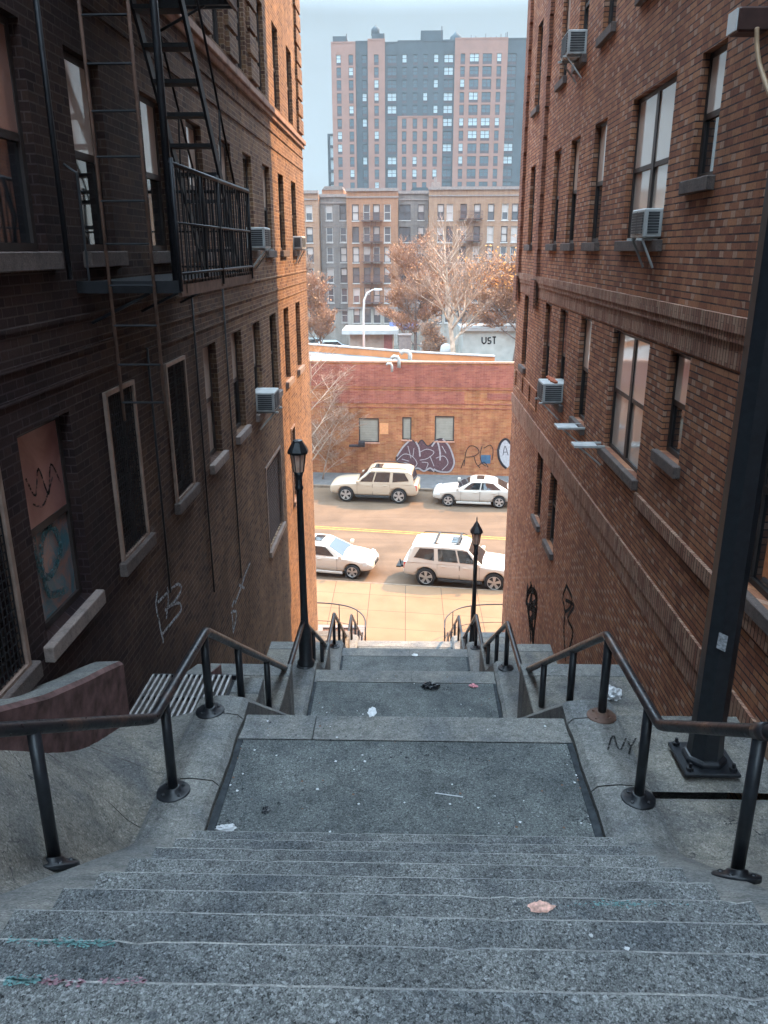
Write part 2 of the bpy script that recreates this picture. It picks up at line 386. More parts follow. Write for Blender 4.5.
for s, XX in ((-1, XL), (1, XR)):
    q = MB(); top = lambda y: curb_top(y) - .035
    def sm_top(y): return sum(curb_top(y+t*.12) for t in range(-6, 7))/13 - .035
    gaps = [(-6, .3), (.303, 4.28), (4.286, 4.86), (4.866, 5.7)] if s < 0 else [(-6, 1.1), (1.11, 3.05), (3.06, 4.72), (4.735, 5.7)]
    for k, (a, b) in enumerate(gaps):
        x0, x1 = sorted((s*(XW+.3), XX + s*.02))
        off = ((0, 0, 0, 0) if s < 0 else (-.0, -.012, -.045, 0))[k]
        grid_slab(q, x0, x1, a, b, lambda y, off=off: (sm_top(y) if s < 0 else top(y))+off, 14, 44 if s < 0 else 20, .002, seed=k+s)
    struct(q.build('side_paving', SLAB))
ter_R = [(5.7, 8.75, 8.93), (8.75, 10.7, 7.78), (10.7, 13.5, 6.7), (13.5, 15.3, 5.66), (15.3, 18.4, 4.45), (18.4, 20.4, 3.27), (20.4, 22.6, 1.75)]
ter_L = [(5.7, 7.05, 9.68), (7.05, 8.9, 8.8)] + ter_R[1:]
for s, XX, T in ((1, XR, ter_R), (-1, XL, ter_L)):
    q = MB()
    for a, b, z in T:
        x0, x1 = sorted((s*(XW+.1), XX + s*.02)); q.box(x0, x1, a+.003, b-.3, z-2.2, z); q.box(x0, x1, b-.296, b, z-2.2, z+.003, 1)
    struct(q.build('side_terraces', [SLAB, CURB], bevel=.01))
# ------------------------------------------------------------------ ground, street
DIRT = simple('bare ground', (.12,.11,.09), .95, .1, 0, .3, .5)
gmb = MB(); G = 3000
for (y0, y1, a, b) in ((-G, 20, -.35, -.35), (20, 56, -.35, -.35), (56, 58, -.35, 1.8), (58, 140, 1.8, 2.0), (140, G, 2.0, 2.0)):
    gmb.face([(-G,y0,a),(G,y0,a),(G,y1,b),(-G,y1,b)])
struct(gmb.build('ground', DIRT))
def asphalt(name, c):
    k = NM(name, .85, .25)
    v = k.ramp(k.noise(220, 4, .7), [(.3, tuple(x*.75 for x in c)), (.7, tuple(x*1.25 for x in c))])
    v = k.mix(.6, v, k.ramp(k.noise(.5, 6, .6, dist=.6), [(.35, .6), (.6, 1.0)]), 'MULTIPLY')
    s = k.noise(.6, 4, .55, vec=k.n('Mapping', {0: k.tc, 3: (.25, 2.2, 1)}).outputs[0])
    v = k.mix(.5, v, k.ramp(s, [(.4, .65), (.6, 1.0)]), 'MULTIPLY')
    k.set('Base Color', v); k.bump(k.noise(160, 3), .4, .004); return k.m
ROAD = asphalt('sun bleached asphalt', (.135,.085,.053))
def walkmat(name, c):
    k = NM(name, .9, .2); sp = k.n('SeparateXYZ', {0: k.tc})
    v = k.ramp(k.noise(60, 6, .7), [(.3, tuple(x*.85 for x in c)), (.7, tuple(x*1.1 for x in c))])
    v = k.mix(.5, v, k.ramp(k.noise(.9, 6, .6), [(.35, .72), (.6, 1.0)]), 'MULTIPLY')
    fx = k.math('FRACT', k.math('DIVIDE', sp.outputs[0], 1.5)); fy = k.math('FRACT', k.math('DIVIDE', k.math('ADD', sp.outputs[1], k.math('MULTIPLY', sp.outputs[0], .12)), 1.5))
    j = k.math('MAXIMUM', k.math('LESS_THAN', fx, .02), k.math('LESS_THAN', fy, .02))
    v = k.mix(k.math('MULTIPLY', j, .85), v, (.07,.05,.035)); wn = k.n('TexWhiteNoise', {0: k.n('CombineXYZ', {0: k.math('FLOOR', k.math('DIVIDE', sp.outputs[0], 1.5)), 1: k.math('FLOOR', k.math('DIVIDE', k.math('ADD', sp.outputs[1], k.math('MULTIPLY', sp.outputs[0], .12)), 1.5))}).outputs[0]}).outputs['Value']
    v = k.mix(.3, v, k.ramp(wn, [(0, .75), (1, 1.0)]), 'MULTIPLY')
    k.set('Base Color', v); return k.m
WALK = walkmat('sidewalk concrete', (.235,.138,.078))
cn = lambda x: 31.3 - .13*x
cf = lambda x: 45.7 - .11*x
r = MB(); X = 120
r.face([(-X,cn(-X),0),(X,cn(X),0),(X,cf(X),0),(-X,cf(-X),0)]); struct(r.build('road', ROAD))
r = MB(); r.prism([(-X,18.5,.15),(X,18.5,.15),(X,cn(X)-.15,.15),(-X,cn(-X)-.15,.15)], (0,0,-.4)); struct(r.build('sidewalk', WALK))
r = MB(); r.prism([(-X,cn(-X)-.148,.155),(X,cn(X)-.148,.155),(X,cn(X),.14),(-X,cn(-X),.14)], (0,0,-.4)); KERB = simple('sandy kerb stone', (.17,.12,.085), .9, .2, 0, .3, 3); struct(r.build('street_curb', KERB))
r = MB(); r.prism([(-X,cf(-X)+.15,.15),(X,cf(X)+.15,.15),(X,50,.15),(-X,50,.15)], (0,0,-.4)); struct(r.build('sidewalk', simple('grey sidewalk', (.11,.1,.095), .9, .2, 0, .2, 3)))
r = MB(); r.prism([(-X,cf(-X),.14),(X,cf(X),.14),(X,cf(X)+.148,.155),(-X,cf(-X)+.148,.155)], (0,0,-.4)); struct(r.build('street_curb', KERB))
YEL = simple('yellow road paint', (.34,.16,.035), .8, .3, 0, .35, 5)
r = MB(); ym = lambda x: 38.05 - .16*x
for o in (0, .26): r.face([(-X,ym(-X)+o,.004),(X,ym(X)+o,.004),(X,ym(X)+o+.12,.004),(-X,ym(-X)+o+.12,.004)])
struct(r.build('yellow_centre_lines', YEL))
# ------------------------------------------------------------------ left building
def sticker_strokes(pts_list, fm, rad, name, mat, parent, depth=.004):
    mb = MB()
    for pts in pts_list:
        for (a, b), (c, d) in zip(pts, pts[1:]):
            du, dz = c-a, d-b; L = math.hypot(du, dz) or 1e-6; nx, nz = -dz/L*rad, du/L*rad; ex, ez = du/L*rad*.5, dz/L*rad*.5
            q = [(a-ex+nx,b-ez+nz),(c+ex+nx,d+ez+nz),(c+ex-nx,d+ez-nz),(a-ex-nx,b-ez-nz)]
            mb.prism([fm(u, -.001, w) for u, w in q], Vector(fm(0,-depth,0))-Vector(fm(0,0,0)))
    return mb.build(name, mat, parent)
fmL = lambda u, d, z: (XL-d, u, z)
fmR = lambda u, d, z: (XR+d, u, z)
TOP = 27.0; YEL_END = 20.85
bl = empty('brick_building', (0,0,0), 'dark brown brick apartment building left of the steps with sunlit far end', 'building')
def rebase(e, loc):
    loc = Vector(loc); e.location = loc
    for c in e.children: c.location = c.location - loc
colsL = [(3.9,4.66),(5.0,5.85),(6.55,7.25),(8.3,9.02),(9.95,10.65),(11.6,12.35),(13.25,13.95),(15.0,15.75),(16.75,17.45),(18.6,19.35)]
rowsL = [(11.15,12.65),(13.8,15.25),(16.42,17.87),(19.05,20.5)]
holesL = []; specL = []
stylesL = {0:['dark','paint','dark','dark','blind2','blind','blind','dark','blind','blind'], 1:['dark','curtain','blind','blind','blind','blind','dark','blind','dark','dark'], 2:['dark']*10, 3:['dark']*10}
for ri, (z0, z1) in enumerate(rowsL):
    for ci, (a, b) in enumerate(colsL):
        holesL.append((a,b,z0,z1)); specL.append((ri, ci))
lowL = [(13.77,15.5,8.45,10.03), (17.1,17.65,8.38,10.02)]
mb = MB(); wallgrid(mb, fmL, -8, YEL_END, -.4, TOP, holesL+lowL, .15)
mb.box(-16, XL-.25, -8, YEL_END-.01, -.4, TOP-.01)
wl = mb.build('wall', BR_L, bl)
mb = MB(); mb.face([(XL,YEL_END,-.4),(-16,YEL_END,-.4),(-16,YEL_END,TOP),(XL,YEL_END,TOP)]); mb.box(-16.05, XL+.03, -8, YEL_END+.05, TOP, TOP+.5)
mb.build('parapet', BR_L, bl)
for h, (ri, ci) in zip(holesL, specL):
    if ri == 0 and ci in (0, 2, 3):   # window behind a flush wire guard
        w = window(bl, fmL, h, .11, 'dark', sill=STONE_D)
        gm = MB(); a, b, c, d = h
        for q in range(14):
            u = a+.04+(b-a-.08)*q/13; fbox(gm, fmL, u-.004, u+.004, -.012, -.006, c+.03, d-.03)
        for q in range(26):
            zq = c+.04+(d-c-.08)*q/25; fbox(gm, fmL, a+.03, b-.03, -.006, -.001, zq-.004, zq+.004)
        gg = gm.build('window_guard', MESHG, w)
        fr = MB()
        for x0,x1,q0,q1 in ((a-.02,a+.02,c-.02,d+.02),(b-.02,b+.02,c-.02,d+.02),(a+.02,b-.02,d-.02,d+.02),(a+.02,b-.02,c-.02,c+.02)): fbox(fr, fmL, x0,x1,-.03,.02,q0,q1)
        fr.build('guard_frame', FRAME_T, w)
    else:
        window(bl, fmL, h, .085 if ri else .1, stylesL[ri][ci], sill=(STONE if ri == 0 and ci != 2 else STONE_D) if ri < 2 else None)
for h in lowL:
    a, b, c, d = h; mb = MB(); fbox(mb, fmL, a+.003, b-.003, .05, .12, c+.003, d-.003)
    for q in range(24): 
        zq = c+.03+(d-c-.06)*q/23; fbox(mb, fmL, a+.01, b-.01, .03, .05, zq-.01, zq+.015)
    w = mb.build('metal_shutter', simple('rust brown shutter', (.05,.03,.027), .6), bl)
    fr = MB()
    for x0,x1,q0,q1 in ((a-.03,a+.02,c-.02,d+.03),(b-.02,b+.03,c-.02,d+.03),(a+.02,b-.02,d-.02,d+.03)): fbox(fr, fmL, x0,x1,-.02,.03,q0,q1)
    fbox(fr, fmL, a-.05, b+.05, -.06, .03, c-.12, c-.02)
    fr.build('frame', FRAME_T, w)
mb = MB()
for z0, z1, p in ((16.2,16.3,.09),(16.12,16.2,.05)): mb.box(XL+.001, XL+p, -8, YEL_END+.06, z0, z1)
mb.build('belt_course', simple('brown stone belt', (.3,.19,.15), .8, .2, 0, .3, 5, .003), bl, bevel=.01)
mb = MB()
for z0 in (15.62, 15.9, 13.3, 13.06, 12.86): mb.box(XL+.001, XL+.016, -8, YEL_END+.002, z0, z0+.03)
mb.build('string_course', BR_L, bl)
rnd = random.Random(5)
for (a, b) in ((12.5,13.1),(14.12,14.85),(10.8,11.45),(9.15,9.8),(20.0,20.8)):
    z = 16.42; mb = MB()
    while z < 22.5:
        t = .03 if int((z-16.42)/.36) % 2 else 0
        mb.box(XL+.001, XL+.055, a+t*2, b-t*2 if b < 20 else b+.02, z, z+.29); z += .36
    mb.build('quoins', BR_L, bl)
def spray(name, col, lo=.38, hi=.58):
    k = NM(name, .8, .2); k.set('Base Color', col); k.set('Alpha', k.ramp(k.noise(28, 5, .7), [(lo, 0.0), (hi, .85)])); return k.m
WHITE_G = spray('faded white spray paint', (.45,.45,.46))
def wstrokes(pxl, X, rad, name, mat, parent):
    fm = fmL if X == XL else fmR
    return sticker_strokes([[(onx(px,py,X).y, onx(px,py,X).z) for px, py in s] for s in pxl], fm, rad, name, mat, parent)
def smooth(pts, n=6):
    out = []
    for i in range(len(pts)-1):
        p0 = pts[max(i-1,0)]; p1 = pts[i]; p2 = pts[i+1]; p3 = pts[min(i+2,len(pts)-1)]
        for k in range(n):
            t = k/n
            out.append(tuple(.5*((2*p1[j]) + (-p0[j]+p2[j])*t + (2*p0[j]-5*p1[j]+4*p2[j]-p3[j])*t*t + (-p0[j]+3*p1[j]-3*p2[j]+p3[j])*t**3) for j in (0,1)))
    out.append(pts[-1]); return out
wstrokes([smooth([(157,592),(156,606),(159,622),(163,642)]), smooth([(158,602),(170,590),(178,584),(181,590),(174,602),(165,610)]), smooth([(166,608),(178,603),(181,610),(172,622),(162,634)]),
          smooth([(167,588),(168,602),(166,618)])], XL, .016, 'graffiti', WHITE_G, bl)
wstrokes([smooth([(235,603),(240,590),(246,572),(250,563)]), smooth([(234,600),(232,606)]), smooth([(239,585),(244,588)]), smooth([(231,612),(236,612),(235,624),(233,632)]), smooth([(232,613),(233,630)])], XL, .022, 'graffiti', WHITE_G, bl)
# blue scrawl on the boarded pane
sticker_strokes([smooth([(5.25,12.0),(5.2,11.7),(5.35,11.5),(5.6,11.62),(5.5,11.85),(5.3,11.75),(5.3,11.4),(5.55,11.3)])], lambda u,d,z: (XL-.1-d,u,z), .028, 'graffiti', spray('teal spray', (.07,.2,.23), .42, .6), bl)
sticker_strokes([smooth([(5.2,12.3),(5.3,12.15),(5.4,12.32),(5.5,12.1),(5.6,12.3),(5.72,12.12)]), smooth([(5.25,12.1),(5.4,12.05),(5.6,12.2)])], lambda u,d,z: (XL-.085-d,u,z), .007, 'graffiti', spray('black marker', (.02,.02,.025), .42, .55), bl)
# conduits on the wall
mb = MB()
for yy, z0, z1 in ((9.55,9.5,13.4),(11.2,9.0,13.3),(7.75,10.3,12.9)): mb.tube([(XL+.02,yy,z0),(XL+.02,yy,z1)], .012, 6)
mb.build('conduit', IRON, bl)
# fire escape (part of the building), two levels
XO = -1.74
fes = []
for z in (13.55, 16.2):
    y0, y1 = 6.3, 9.2; fe = MB()
    for q in range(14): xq = XL+.03+(XO-XL-.05)*q/13; fe.box(xq-.02, xq+.02, y0, y1, z, z+.02)
    fe.box(XL+.001, XO, y0-.03, y0, z-.06, z+.03); fe.box(XL+.001, XO, y1, y1+.03, z-.06, z+.03); fe.box(XO-.03, XO, y0, y1, z-.09, z+.03, 1)
    for yy in (6.45, 7.7, 9.05):
        fe.box(XL+.001, XO, yy-.02, yy+.02, z-.07, z-.002); fe.tube([(XL+.02,yy,z-.3),(XO-.3,yy,z-.07)], .015, 6)
    fes.append(fe.build('fire_escape', [IRON, RUST], bl))
fire = fes[0]
for z, fpar in zip((13.55, 16.2), fes):
    rl = MB(); y0, y1 = 6.28, 9.22
    for zz, rr in ((z+.86, .018), (z+.45, .01), (z+.08, .012)):
        rl.tube([(XO-.02,y0,zz),(XO,y0,zz),(XO,y1,zz),(XL+.01,y1,zz)], rr, 6)
    n = 26
    for q in range(n+1):
        yy = y0+(y1-y0)*q/n; rl.tube([(XO,yy,z),(XO,yy,z+.86)], .008, 4)
    for q in range(1, 8):
        xx = XL+(XO-XL)*q/8
        if q == 1: rl.tube([(xx,y0,z),(xx,y0,z+.8),(XL+.01,y0,z+.86)], .01, 5)
        rl.tube([(xx,y1,z),(xx,y1,z+.86)], .008, 4)
    for yy in (y0, (y0+y1)/2, y1): rl.tube([(XO,yy,z-.05),(XO,yy,z+.9)], .017, 6)
    rl.tube([(XO-.05,7.3,z),(XO-.05,7.42,z+.55),(XO-.05,7.3,z+.86)], .02, 6)
    rl.build('railing', IRON, fpar)
la = MB()
for xx in (-2.27, -1.93): la.tube([(xx,6.22,12.5),(xx,6.2,17.6)], .013, 6, mi=1)
z = 12.65
while z < 17.5: la.tube([(-2.27,6.21,z),(-1.93,6.21,z)], .009, 5); z += .3
la.build('ladder', [IRON, RUST], fire)
sr = MB()
for xx in (-2.24, -1.84):
    sr.hexa([(xx-.012,9.06,13.57),(xx+.012,9.06,13.57),(xx+.012,9.19,13.57),(xx-.012,9.19,13.57),(xx-.012,6.92,16.15),(xx+.012,6.92,16.15),(xx+.012,7.05,16.15),(xx-.012,7.05,16.15)], 1)
    sr.tube([(xx,9.19,14.25),(xx,7.3,16.6)], .012, 6)
    sr.tube([(xx,8.4,14.5),(xx,8.5,15.1)], .01, 5)
for q in range(1, 11):
    t = q/11; yy = 9.12-2.13*t; zz = 13.57+2.58*t; sr.box(-2.228, -1.852, yy-.09, yy+.09, zz-.02, zz+.012)
sr.build('stair', [IRON, IRON], fire)
po = MB(); po.tube([(-2.5,6.05,13.6),(-2.5,6.05,15.9)], .02, 6); po.build('post', IRON, fire); po = MB(); po.tube([(-1.79,6.35,13.5),(-1.79,6.35,16.9)], .03, 6)
po.build('post', IRON, fire)
# ------------------------------------------------------------------ right building
brb = empty('brick_building', (0,0,0), 'red brown brick apartment building right of the steps with pale header bricks', 'building')
YR = 20.42
colsR = [((4.95,6.1),0),((7.8,8.42),1),((9.15,10.8),2),((12.1,12.85),0),((13.9,14.62),0),((15.5,16.2),0),((18.48,19.15),0)]
holesR = []; specR = []
for ri, (z0, z1) in enumerate([(11.2,12.8),(13.9,15.53),(16.66,18.27),(19.4,21.0)]):
    for ci, ((a, b), k) in enumerate(colsR):
        zz0 = z0+.53 if k == 1 else z0
        holesR.append((a,b,zz0,z1)); specR.append((ri,ci))
for a, b in ((13.85,14.55),(15.4,16.1)): holesR.append((a,b,8.42,9.95)); specR.append((-1,0))
mb = MB(); wallgrid(mb, fmR, -8, YR, -.4, TOP, holesR, .15)
mb.box(XR+.27, 16, -8, YR-.01, -.4, TOP-.01)
mb.build('wall', BR_R, brb)
mb = MB(); mb.face([(XR,YR,-.4),(16,YR,-.4),(16,YR,TOP),(XR,YR,TOP)]); mb.box(XR-.03, 16.05, -8, YR+.05, TOP, TOP+.5); mb.build('parapet', BR_R, brb)
stR = {(1,1):'blind',(1,2):'blind2',(1,3):'blind',(1,4):'blind',(0,2):'blind2',(0,1):'blind',(0,3):'blind',(0,4):'curtain',(0,5):'curtain',(1,5):'curtain',(2,3):'blind',(2,5):'blind'}
for h, (ri, ci) in zip(holesR, specR):
    window(brb, fmR, h, .085, stR.get((ri,ci),'dark'), double=(ri >= 0 and ci == 2), sill=STONE_D)
mb = MB(); mb.box(XR-.012, XR-.001, -8, YR+.002, 12.84, 13.06); mb.box(XR-.035, XR-.001, -8, YR+.02, 13.06, 13.14); mb.box(XR-.05, XR-.001, -8, YR+.05, 13.14, 13.27)
mb.build('soldier_course', BR_S, brb)
mb = MB(); mb.box(XR-.03, XR-.001, -8, YR+.04, 10.06, 10.3); mb.box(XR-.012, XR-.001, -8, YR+.002, 9.82, 10.06); mb.build('soldier_course', BR_S, brb)
mb = MB(); mb.box(XR-.04, XR-.001, -8, 9.05, 10.92, 11.06); mb.build('soldier_course', BR_S, brb)
for a, b in ((17.2,17.62),(20.0,YR+.05)):
    mb = MB(); z = 13.28; k = 0
    while z < TOP-.1:
        t = .05 if k % 2 else 0
        mb.box(XR-.07, XR-.001, a+t, b-(t if b < 20 else 0), z, z+.26); z += .264; k += 1
    mb.box(XR-.11, XR-.066, a-.06, b+.04, 12.62, 13.2)
    mb.build('pilaster', BR_P, brb)
mb = MB(); mb.box(XR-.03, XR-.001, 16.6, 19.9, 10.55, 10.58); mb.box(XR-.03, XR-.001, 16.6, 19.9, 10.95, 10.98)
for yy in (16.6, 17.6, 18.7, 19.87): mb.box(XR-.03, XR-.001, yy, yy+.03, 10.58, 10.95)
mb.build('panel_moulding', BR_R, brb)
BLK = spray('black spray paint', (.012,.013,.016), .3, .5)
wstrokes([smooth(s) for s in ([(528,586),(527,600),(529,618),(531,640)], [(531,583),(532,604),(533,640)], [(534,588),(537,604),(535,622),(533,646)], [(530,590),(535,592),(537,600),(531,606)], [(528,606),(536,612),(530,622),(534,632)], [(532,592),(529,612),(532,630),(533,644)], [(526,603),(529,592),(532,588)])], XR, .075, 'graffiti', BLK, brb)
wstrokes([smooth(s) for s in ([(567,585),(563,597),(565,612),(564,632),(566,660)], [(567,586),(572,598),(570,608),(565,612)], [(566,600),(574,606),(568,618),(573,632),(569,650)])], XR, .03, 'graffiti', BLK, brb)
# ------------------------------------------------------------------ air conditioners, wall lamp
ACW = simple('dirty white enamel', (.42,.42,.41), .5, .4, 0, .2, 6); ACD = simple('dark louvre', (.06,.065,.07), .6, .3, 0, .3, 10)
def ac(fm, a, b, z0, z1, label, out=.34, inn=.1, br=True):
    c = fm((a+b)/2, -out/2, z0)
    r = empty('air_conditioner', c, label, 'air conditioner', 'air conditioners in the windows'); inv = Vector(c)
    F = lambda u, d, z: Vector(fm(u, d, z)) - inv
    mb = MB(); fbox(mb, F, a, b, -out, inn, z0, z1); mb.build('casing', ACW, r, bevel=.012)
    g = MB()
    n = 8
    for q in range(n):
        zq = z0+.05+(z1-z0-.1)*q/(n-1); fbox(g, F, a+.04, b-.04, -out-.012, -out-.001, zq-.008, zq+.014)
        fbox(g, F, a-.008, a-.001, -out+.04, -.02, zq-.008, zq+.014)
    fbox(g, F, (a+b)/2-.01, (a+b)/2+.01, -out-.014, -out-.0125, z0+.03, z1-.03)
    g.build('grille', ACD, r)
    if br:
        for u in (a+.07, b-.07):
            k = MB(); fbox(k, F, u-.02, u+.02, -out-.05, -.001, z0-.03, z0-.002); k.tube([F(u,-.02,z0-.32), F(u,-out+.02,z0-.03)], .014, 5); k.build('bracket', ACW, r)
    return r
ac(fmL, 13.32, 13.88, 11.17, 11.5, 'pale window air conditioner on the dark left wall above the lamp', .3)
ac(fmL, 13.3, 13.85, 13.83, 14.15, 'pale air conditioner on the left wall just past the fire escape', .28)
ac(fmL, 18.65, 19.25, 13.83, 14.1, 'small air conditioner in the sunlit end of the left wall', .2)
ac(fmR, 9.2, 9.72, 13.92, 14.22, 'air conditioner at the foot of the wide upper window with two blinds', .18)
ac(fmR, 13.95, 14.55, 11.22, 11.56, 'air conditioner with reddish junk on its top, right wall', .34)
ac(fmR, 13.98, 14.52, 16.68, 17.02, 'air conditioner high on the right wall against the window near the sky', .28)
o = MB()
for q in range(9): o.lathe((XR-.12-.02*(q%3), 14.0+.07*q, 11.56), [(.03,0),(.045,.03),(.02,.05)], 6)
tag(o.build('flower_pots', simple('rust red rags', (.42,.12,.06), .8)), 'rust red clutter lying on an air conditioner', 'clutter')
for (a, b, z, lab) in ((10.72,10.95,11.22,'empty steel bracket below the wide lower window on the right wall'), (12.0,12.3,11.2,'empty steel bracket under the narrow window beside the air conditioner')):
    k = MB(); k.box(XR-.42, XR-.001, a, a+.03, z-.03, z); k.box(XR-.42, XR-.001, b, b+.03, z-.03, z); k.box(XR-.42, XR-.39, a+.03, b, z-.03, z)
    k.box(XR-.39, XR-.1, a+.03, b, z-.012, z-.004)
    k.tube([(XR-.01,(a+b)/2,z-.3),(XR-.35,(a+b)/2,z-.03)], .013, 5)
    tag(k.build('bracket', ACW), lab, 'bracket')
wlp = empty('wall_light', (XR, 7.05, 15.46), 'boxy floodlight with a pale lens fixed high on the right brick wall', 'wall light')
k = MB(); k.box(-.24, -.001, -.1, .1, -.085, .085); k.build('housing', simple('brown lamp housing', (.07,.035,.03), .5), wlp, bevel=.015)
k = MB(); k.box(-.255, -.242, -.09, .09, -.075, .075); k.build('lens', simple('frosted lens', (.62,.66,.66), .3, .5, 0, .05), wlp)
k = MB(); pts = smooth([(757,28),(757,45),(759,62),(764,78),(770,95)]); k.tube([onx(a,b,XR-.12)-Vector((XR,7.05,15.46)) for a, b in pts], .018, 6)
k.build('cable', simple('tan cable', (.38,.25,.15), .5), wlp)
rebase(bl, (XL-6, 7, 0)); rebase(brb, (XR+6, 7, 0))
# ------------------------------------------------------------------ handrails
def handrail(side, label):
    e = empty('handrail', (0,0,0), label, 'handrail', 'black handrails of the stairs')
    H = .83; X = 1.62
    pts = [(2.18,1.25,13.02),(1.9,3.0,11.76),(X,4.38,10.93),(X-.02,5.68,10.9),(1.5,9.0,8.66),(1.5,10.5,8.62),(1.5,13.65,6.52),(1.5,15.15,6.5),(1.5,18.55,4.14),(1.5,20.05,4.1),(1.5,24.75,1.0),(1.5,25.1,.98)]
    if side > 0: pts[0] = (1.95,1.25,13.02); pts[1] = (1.74,3.0,11.8)
    # soften knees with short chamfers
    P = [Vector((side*a, b, c)) for a, b, c in pts]; Q = [P[0]]
    for i in range(1, len(P)-1):
        a = (P[i-1]-P[i]).normalized(); b = (P[i+1]-P[i]).normalized()
        Q += [P[i]+a*.07, P[i]+(a+b)*.012, P[i]+b*.07]
    Q.append(P[-1])
    def at(y):
        for a, b in zip(P, P[1:]):
            if a.y <= y <= b.y: return a + (b-a)*((y-a.y)/(b.y-a.y))
    MBx = MB(); MBx.tube(Q, .036, 12)
    if side > 0:
        c = at(3.3); d = (P[1]-P[0]).normalized(); MBx.tube([c-d*.05, c+d*.05], .046, 12)
    MBx.build('top_rail', RAIL, e)
    for y in (1.9, 3.32, 4.6, 5.62, 6.62, 7.78, 8.95, 10.45, 11.6, 12.75, 13.7, 15.05, 16.2, 17.4, 18.55, 19.95, 21.5, 23.1, 24.7):
        t = at(y); zb = curb_top(y); tilt = .0
        k = MB(); k.tube([(t.x,y,zb-.02),(t.x,y,t.z-.01)], .034, 12); p = k.build('post', BLACK, e)
        if y < 16:
            k = MB(); sl = (curb_top(y+.05)-curb_top(y-.05))/.1
            ring = [(r_, h_) for r_, h_ in ((.118,-.02),(.118,.014),(.112,.02),(.055,.022),(.05,.05),(.036,.055))]
            k.lathe((t.x,y,zb), ring, 18)
            if abs(sl) > .1: k.v = [(a, b, c+(b-y)*sl) for a, b, c in k.v]
            for q in range(4):
                an = q*math.pi/2+.78; k.lathe((t.x+.08*math.cos(an), y+.08*math.sin(an), zb+.016+.08*math.sin(an)*sl), [(.013,0),(.013,.012),(.005,.016)], 6)
            k.build('base_flange', RUST if 5.4 < y < 6 and side > 0 else BLACK, p)
    rebase(e, (side*1.6, 1.2, 12.3))
handrail(-1, 'black pipe handrail running down the left side of the stairs, next to the dark wall')
handrail(1, 'black pipe handrail running down the right side of the stairs before the thick pole')
def curved_rail(side, label):
    e = empty('curved_railing', (side*2.2, 26.5, .15), label, 'railing', 'curved railings at the foot of the stairs')
    O = Vector((side*2.2, 26.5, .15))
    pts = [(2.6+2.4,27.4),(3.4,27.4),(2.5,27.25),(1.9,26.9),(1.5,26.2),(1.4,25.3)]
    P = [Vector((side*a, b, 1.05))-O for a, b in smooth(pts, 4)]
    k = MB(); k.tube(P, .025, 8); k.tube([p-Vector((0,0,.75)) for p in P], .012, 6); k.build('top_rail', RAIL, e)
    for i in (2, 8, 13, 17, 20):
        k = MB(); k.tube([P[i], P[i]-Vector((0,0,.9))], .018, 6); k.build('post', BLACK, e)
curved_rail(-1, 'curved grey railing around the brick planter at the bottom left of the stairs')
curved_rail(1, 'curved railing at the bottom right of the stairs beside the building corner')
e = empty('planter', (-2.3, 25.5, .15), 'low red brick planter with pale coping at the foot of the stairs', 'planter')
k = MB(); k.box(-.85,.75,-.75,.75,0,.42); k.build('brick_base', simple('orange red planter brick', (.45,.13,.06), .85, .2, 0, .25, 12), e)
k = MB()
for a in ((-.93,.83,-.83,-.6),(-.93,.83,.6,.83),(-.93,-.7,-.6,.6),(.6,.83,-.6,.6)): k.box(*a, .422, .52)
k.build('coping', STONE, e, bevel=.015)
k = MB(); k.box(-.69,.59,-.59,.59,.3,.45); k.build('soil', simple('dry soil', (.12,.06,.04), .95), e)
# ------------------------------------------------------------------ low wall, grating, ledges on the left
k = MB(); ys = [2.2,3.0,3.87,4.41,5.0,5.3,5.55,5.68]; tz = [12.2,11.78,11.33,11.08,10.86,10.76,10.67,10.62]
prev = None
for y, z in zip(ys, tz):
    cur = [(XL+.02,y,z-1.6),(XL+.02,y,z-.01),(-2.33,y,z),(-2.3,y,z-.03),(-2.3,y,z-1.6)]
    if prev:
        for j in range(4): k.face([prev[j],cur[j],cur[j+1],prev[j+1]], 1 if j < 2 else 0, j < 1)
    prev = cur
k.face(prev, 0)
tag(k.build('low_wall', [REDP, CURB]), 'low concrete wall with a dark red painted face sloping down beside the left building', 'low wall')
for y0, y1, z0, z1, lab in ((7.75,8.55,9.25,8.98,'short dark red ledge beyond the grating at the foot of the left wall'),(9.3,9.95,8.25,8.02,'small dark red ledge lower down, second one beyond the grating')):
    k = MB(); k.hexa([(XL+.01,y0,z1-1.2),(-2.25,y0,z1-1.2),(-2.25,y1,z1-1.2),(XL+.01,y1,z1-1.2),(XL+.01,y0,z0),(-2.25,y0,z0),(-2.25,y1,z1),(XL+.01,y1,z1)])
    k.face([(XL+.01,y0,z0+.004),(-2.26,y0,z0+.004),(-2.26,y1,z1+.004),(XL+.01,y1,z1+.004)], 1)
    tag(k.build('ledge', [REDP, CURB]), lab, 'ledge')
e = empty('area_grating', (-2.1, 6.4, 9.7), 'weathered steel bar grating over a basement area beside the left wall', 'grating')
k = MB(); n = 15
for q in range(n):
    x = -.43+.78*q/(n-1); k.box(x-.011, x+.011, -.66, .58, -.01, .05)
k.build('bars', simple('worn pale steel', (.34,.32,.31), .5, .5, .3, .35, 12), e)
k = MB()
for yy in (-.68,-.25,.18,.6): k.box(-.45,.4,yy-.014,yy+.014,-.012,.035)
k.build('cross_bars', IRON, e)
k = MB(); k.box(-.44,.39,-.66,.58,-.016,-.012); k.build('pit_cover', simple('dark pit', (.02,.02,.022), .9), e)
